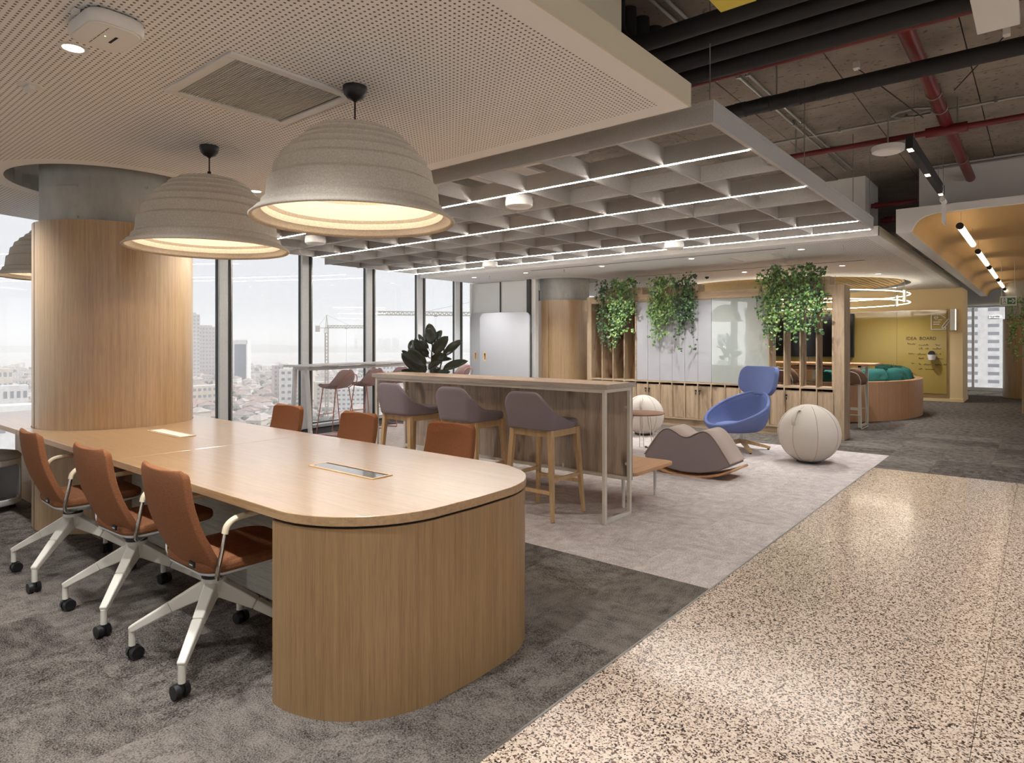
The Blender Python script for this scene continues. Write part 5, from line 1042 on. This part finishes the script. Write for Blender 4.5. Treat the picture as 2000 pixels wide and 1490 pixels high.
# tall slab with white frame and glass face
x, y = dirp(469, 900); tw = tag(empty('city_tower', (x, y, GZ), YAW - pi / 2 + math.atan(531 / 1256.3) - .35), 'tall glass slab tower with white frame left of the cranes', 'building')
MB().box(-12, 0, 0, 10, 14, 64).build('core', cw[2], tw); MB().box(-7.5, -.6, 0, 8.6, -.1, 58).build('glass_face', cglass, tw); MB().box(8.6, -1.2, 0, 10, 0, 64).build('white_frame', cw[2], tw); MB().box(-8, -1.2, 58, 10, 0, 64).build('white_frame', cw[2], tw)
for k in range(18): MB().box(-12.2, 2, 2 + 3.3 * k, -11.9, 12, 3.6 + 3.3 * k).build('window', cdark, tw)
block(380, 1000, 16, 14, 44, cw[3], 'slim grey city tower showing beside the oak clad column', .3, 18, 3); block(404, 1050, 44, 18, 26, cw[3], 'wide grey office slab left of the first mullion', .2, 14, 9)
block(556, 640, 20, 12, -22, cw[3], 'mauve apartment block right of the glass tower', .2, 9, 6); block(559, 500, 9, 8, -20, cw[2], 'bright white apartment block below the window table end', .1, 8, 2); block(586, 620, 24, 12, -24, cw[1], 'pink tinted apartment block behind the window table', -.2, 9, 7)
block(395, 560, 46, 14, -37, cw[1], 'low cream school building left of the first mullion', .5, 4, 10, crown=False); block(650, 520, 26, 12, -31, cw[1], 'pale apartment block seen under the window table', .2, 8, 8); block(690, 480, 24, 12, -33, cw[2], 'white apartment block behind the pink stools', -.1, 8, 7); block(765, 640, 18, 10, -18, cw[2], 'white rooftop block left of the rubber plant', .1, 10, 5)
block(20, 230, 34, 10, -21.5, cw[2], 'long low white building at the left edge below the window', .05, 3, 6, crown=False); block(30, 420, 14, 8, -27, cw[2], 'white villa above the low building at the left edge', .2, 3, 4, crown=False); block(5, 560, 16, 9, -22, cw[1], 'cream villa at the far left edge of the window', .4, 4, 4, crown=False)
for k, (px, d, w, zt) in enumerate(((742, 3900, 26, 22), (750, 4000, 18, 14), (757, 3900, 30, 20), (770, 3900, 26, 26), (776, 4000, 20, 18), (695, 3900, 14, 20))):
    block(px, d, w, 40, zt, cw[3], ('first', 'second', 'third', 'fourth', 'fifth', 'lone') [k] + ' faint skyline tower far away in the haze', 0, 1, 1, crown=False, name='skyline_tower')
# lattice cranes
ccr = plain('crane_paint', (176, 172, 158), .7)
def crane(px, d, ztop, jib, back, rot, lab, legs=True):
    x, y = dirp(px, d); o = tag(empty('tower_crane', (x, y, GZ), rot), lab, 'crane'); H2 = ztop - GZ; s = .9
    m = MB()
    for a, b_ in ((-s, -s), (s, -s), (s, s), (-s, s)): m.bar((a, b_, 0), (a, b_, H2), .5, .5)
    z = 0; k = 0
    while z < H2 - 2.2:
        for p, q in (((-s, -s), (s, -s)), ((s, -s), (s, s)), ((s, s), (-s, s)), ((-s, s), (-s, -s))):
            if k % 2: p, q = q, p
            m.bar((p[0], p[1], z), (q[0], q[1], z + 2.2), .26, .26)
        z += 2.2; k += 1
    m.build('mast', ccr, o)
    m = MB(); yj = .8
    for a, z in ((-yj, H2), (yj, H2), (0, H2 + 1.5)): m.bar((0, a, z), (jib, a, z - .0), .42, .42)
    n = int(jib / 2)
    for k in range(n):
        for a in (-yj, yj): m.bar((2 * k, a, H2), (2 * k + 1, 0, H2 + 1.5), .22, .22); m.bar((2 * k + 1, 0, H2 + 1.5), (2 * k + 2, a, H2), .22, .22)
    m.build('jib', ccr, o)
    m = MB(); m.bar((0, -.7, H2), (-back, -.7, H2), .3, .3); m.bar((0, .7, H2), (-back, .7, H2), .3, .3); m.build('counter_jib', ccr, o)
    MB().box(-back - .5, -1.2, H2 - 2.6, -back + 2.2, 1.2, H2 + 1.4).build('counterweight', cw[3], o); MB().box(-1.6, -1.2, H2 - 3.2, .8, 1.2, H2 - .4).build('cab', cw[2], o)
    m = MB()
    for a in (-.6, .6): m.bar((-.6, a, H2), (0, 0, H2 + 8.5), .25, .25); m.bar((.8, a, H2), (0, 0, H2 + 8.5), .25, .25)
    m.build('apex', ccr, o)
    m = MB(); m.bar((0, 0, H2 + 8.5), (jib * .6, 0, H2 + 1.5), .12, .12); m.bar((0, 0, H2 + 8.5), (-back + 1, 0, H2 + .3), .12, .12); m.bar((jib * .5, 0, H2), (jib * .5, 0, H2 - 30), .08, .08); m.build('cables', cdark, o)
    MB().box(jib * .5 - .8, -.5, H2 - .6, jib * .5 + .8, .5, H2).build('trolley', cdark, o)
crane(638, 420, 10.5, 25, 6.5, YAW - pi / 2 + .15, 'whole lattice tower crane in the middle window with short jib')
crane(960, 300, 13.5, 52, 8, YAW + pi / 2 + .22, 'second lattice crane whose jib crosses the window above the rubber plant')
for k, (d, h, px0, px1) in enumerate(((3600, -34, -200, 1050), (5200, -20, -300, 1050), (7000, 4, -400, 700))):
    m = MB(); rows = []
    for i in range(41):
        px = px0 + (px1 - px0) * i / 40; x, y = dirp(px, d); x2, y2 = dirp(px, d + 900); hh = h + 14 * sin(i * .33 + k * 2) + 6 * sin(i * .9 + k) - (22 if k == 2 and i > 28 else 0) * (i - 28) / 12; rows.append([(x, y, GZ - 5), (x + (x2 - x) * .5, y + (y2 - y) * .5, hh), (x2, y2, GZ - 5)])
    m.grid(rows); tag(m.build('hill_ridge', ct[1], smooth=80), ('nearest low hill ridge across the valley', 'middle hazy hill ridge on the horizon', 'farthest pale hill ridge on the left horizon')[k], 'hill', 'hazy hill ridges')
# neighbouring towers: one beyond the corridor window, one mirrored in the glass board
def near_tower(loc, rz, w, dep, z0, z1, fl, cols, lab, frame=False):
    o = tag(empty('office_tower', loc, rz), lab, 'building'); MB().box(0, -w / 2, z0, dep, w / 2, z1).build('walls', cw[2], o)
    fh = (z1 - z0) / fl; wm = MB().box(-.1, -w / cols * .26, -fh * .2, .05, w / cols * .26, fh * .2).mesh('window'); wm.materials.append(cdark)
    for i in range(cols):
        for j in range(fl): q = bpy.data.objects.new('window', wm); C.objects.link(q); q.parent = o; q.location = (0, -w / 2 + (i + .5) * w / cols, z0 + (j + .5) * fh)
    return o
near_tower((300, 17.2, 0), 0, 13, 12, -60, 66, 42, 2, 'pale apartment tower with window rows seen through the corridor end window')
near_tower((310, 9.8, 0), 0, 6.0, 10, -60, 17, 24, 2, 'lower pale tower right of the apartment tower beyond the corridor window')
near_tower((-60, 31, 0), pi - .3, 16, 12, -60, 60, 36, 5, 'white gridded tower mirrored in the glass board')
# haze outside the glass
hz_m, ht_, hb2 = newmat('city_haze'); ht_.nodes.remove(hb2); vs_ = nd(ht_, 'ShaderNodeVolumeScatter'); vs_.inputs['Color'].default_value = (.99, .99, 1, 1); vs_.inputs['Density'].default_value = .00042; ht_.links.new(vs_.outputs[0], ht_.nodes['Material Output'].inputs['Volume'])
hzo = MB().box(-6000, 60, -61, 6000, 7500, 110).build('haze', hz_m); hzo.rotation_euler = (0, 0, radians(10)); tag(hzo, 'pale haze hanging over the whole city', 'haze', kind='stuff')
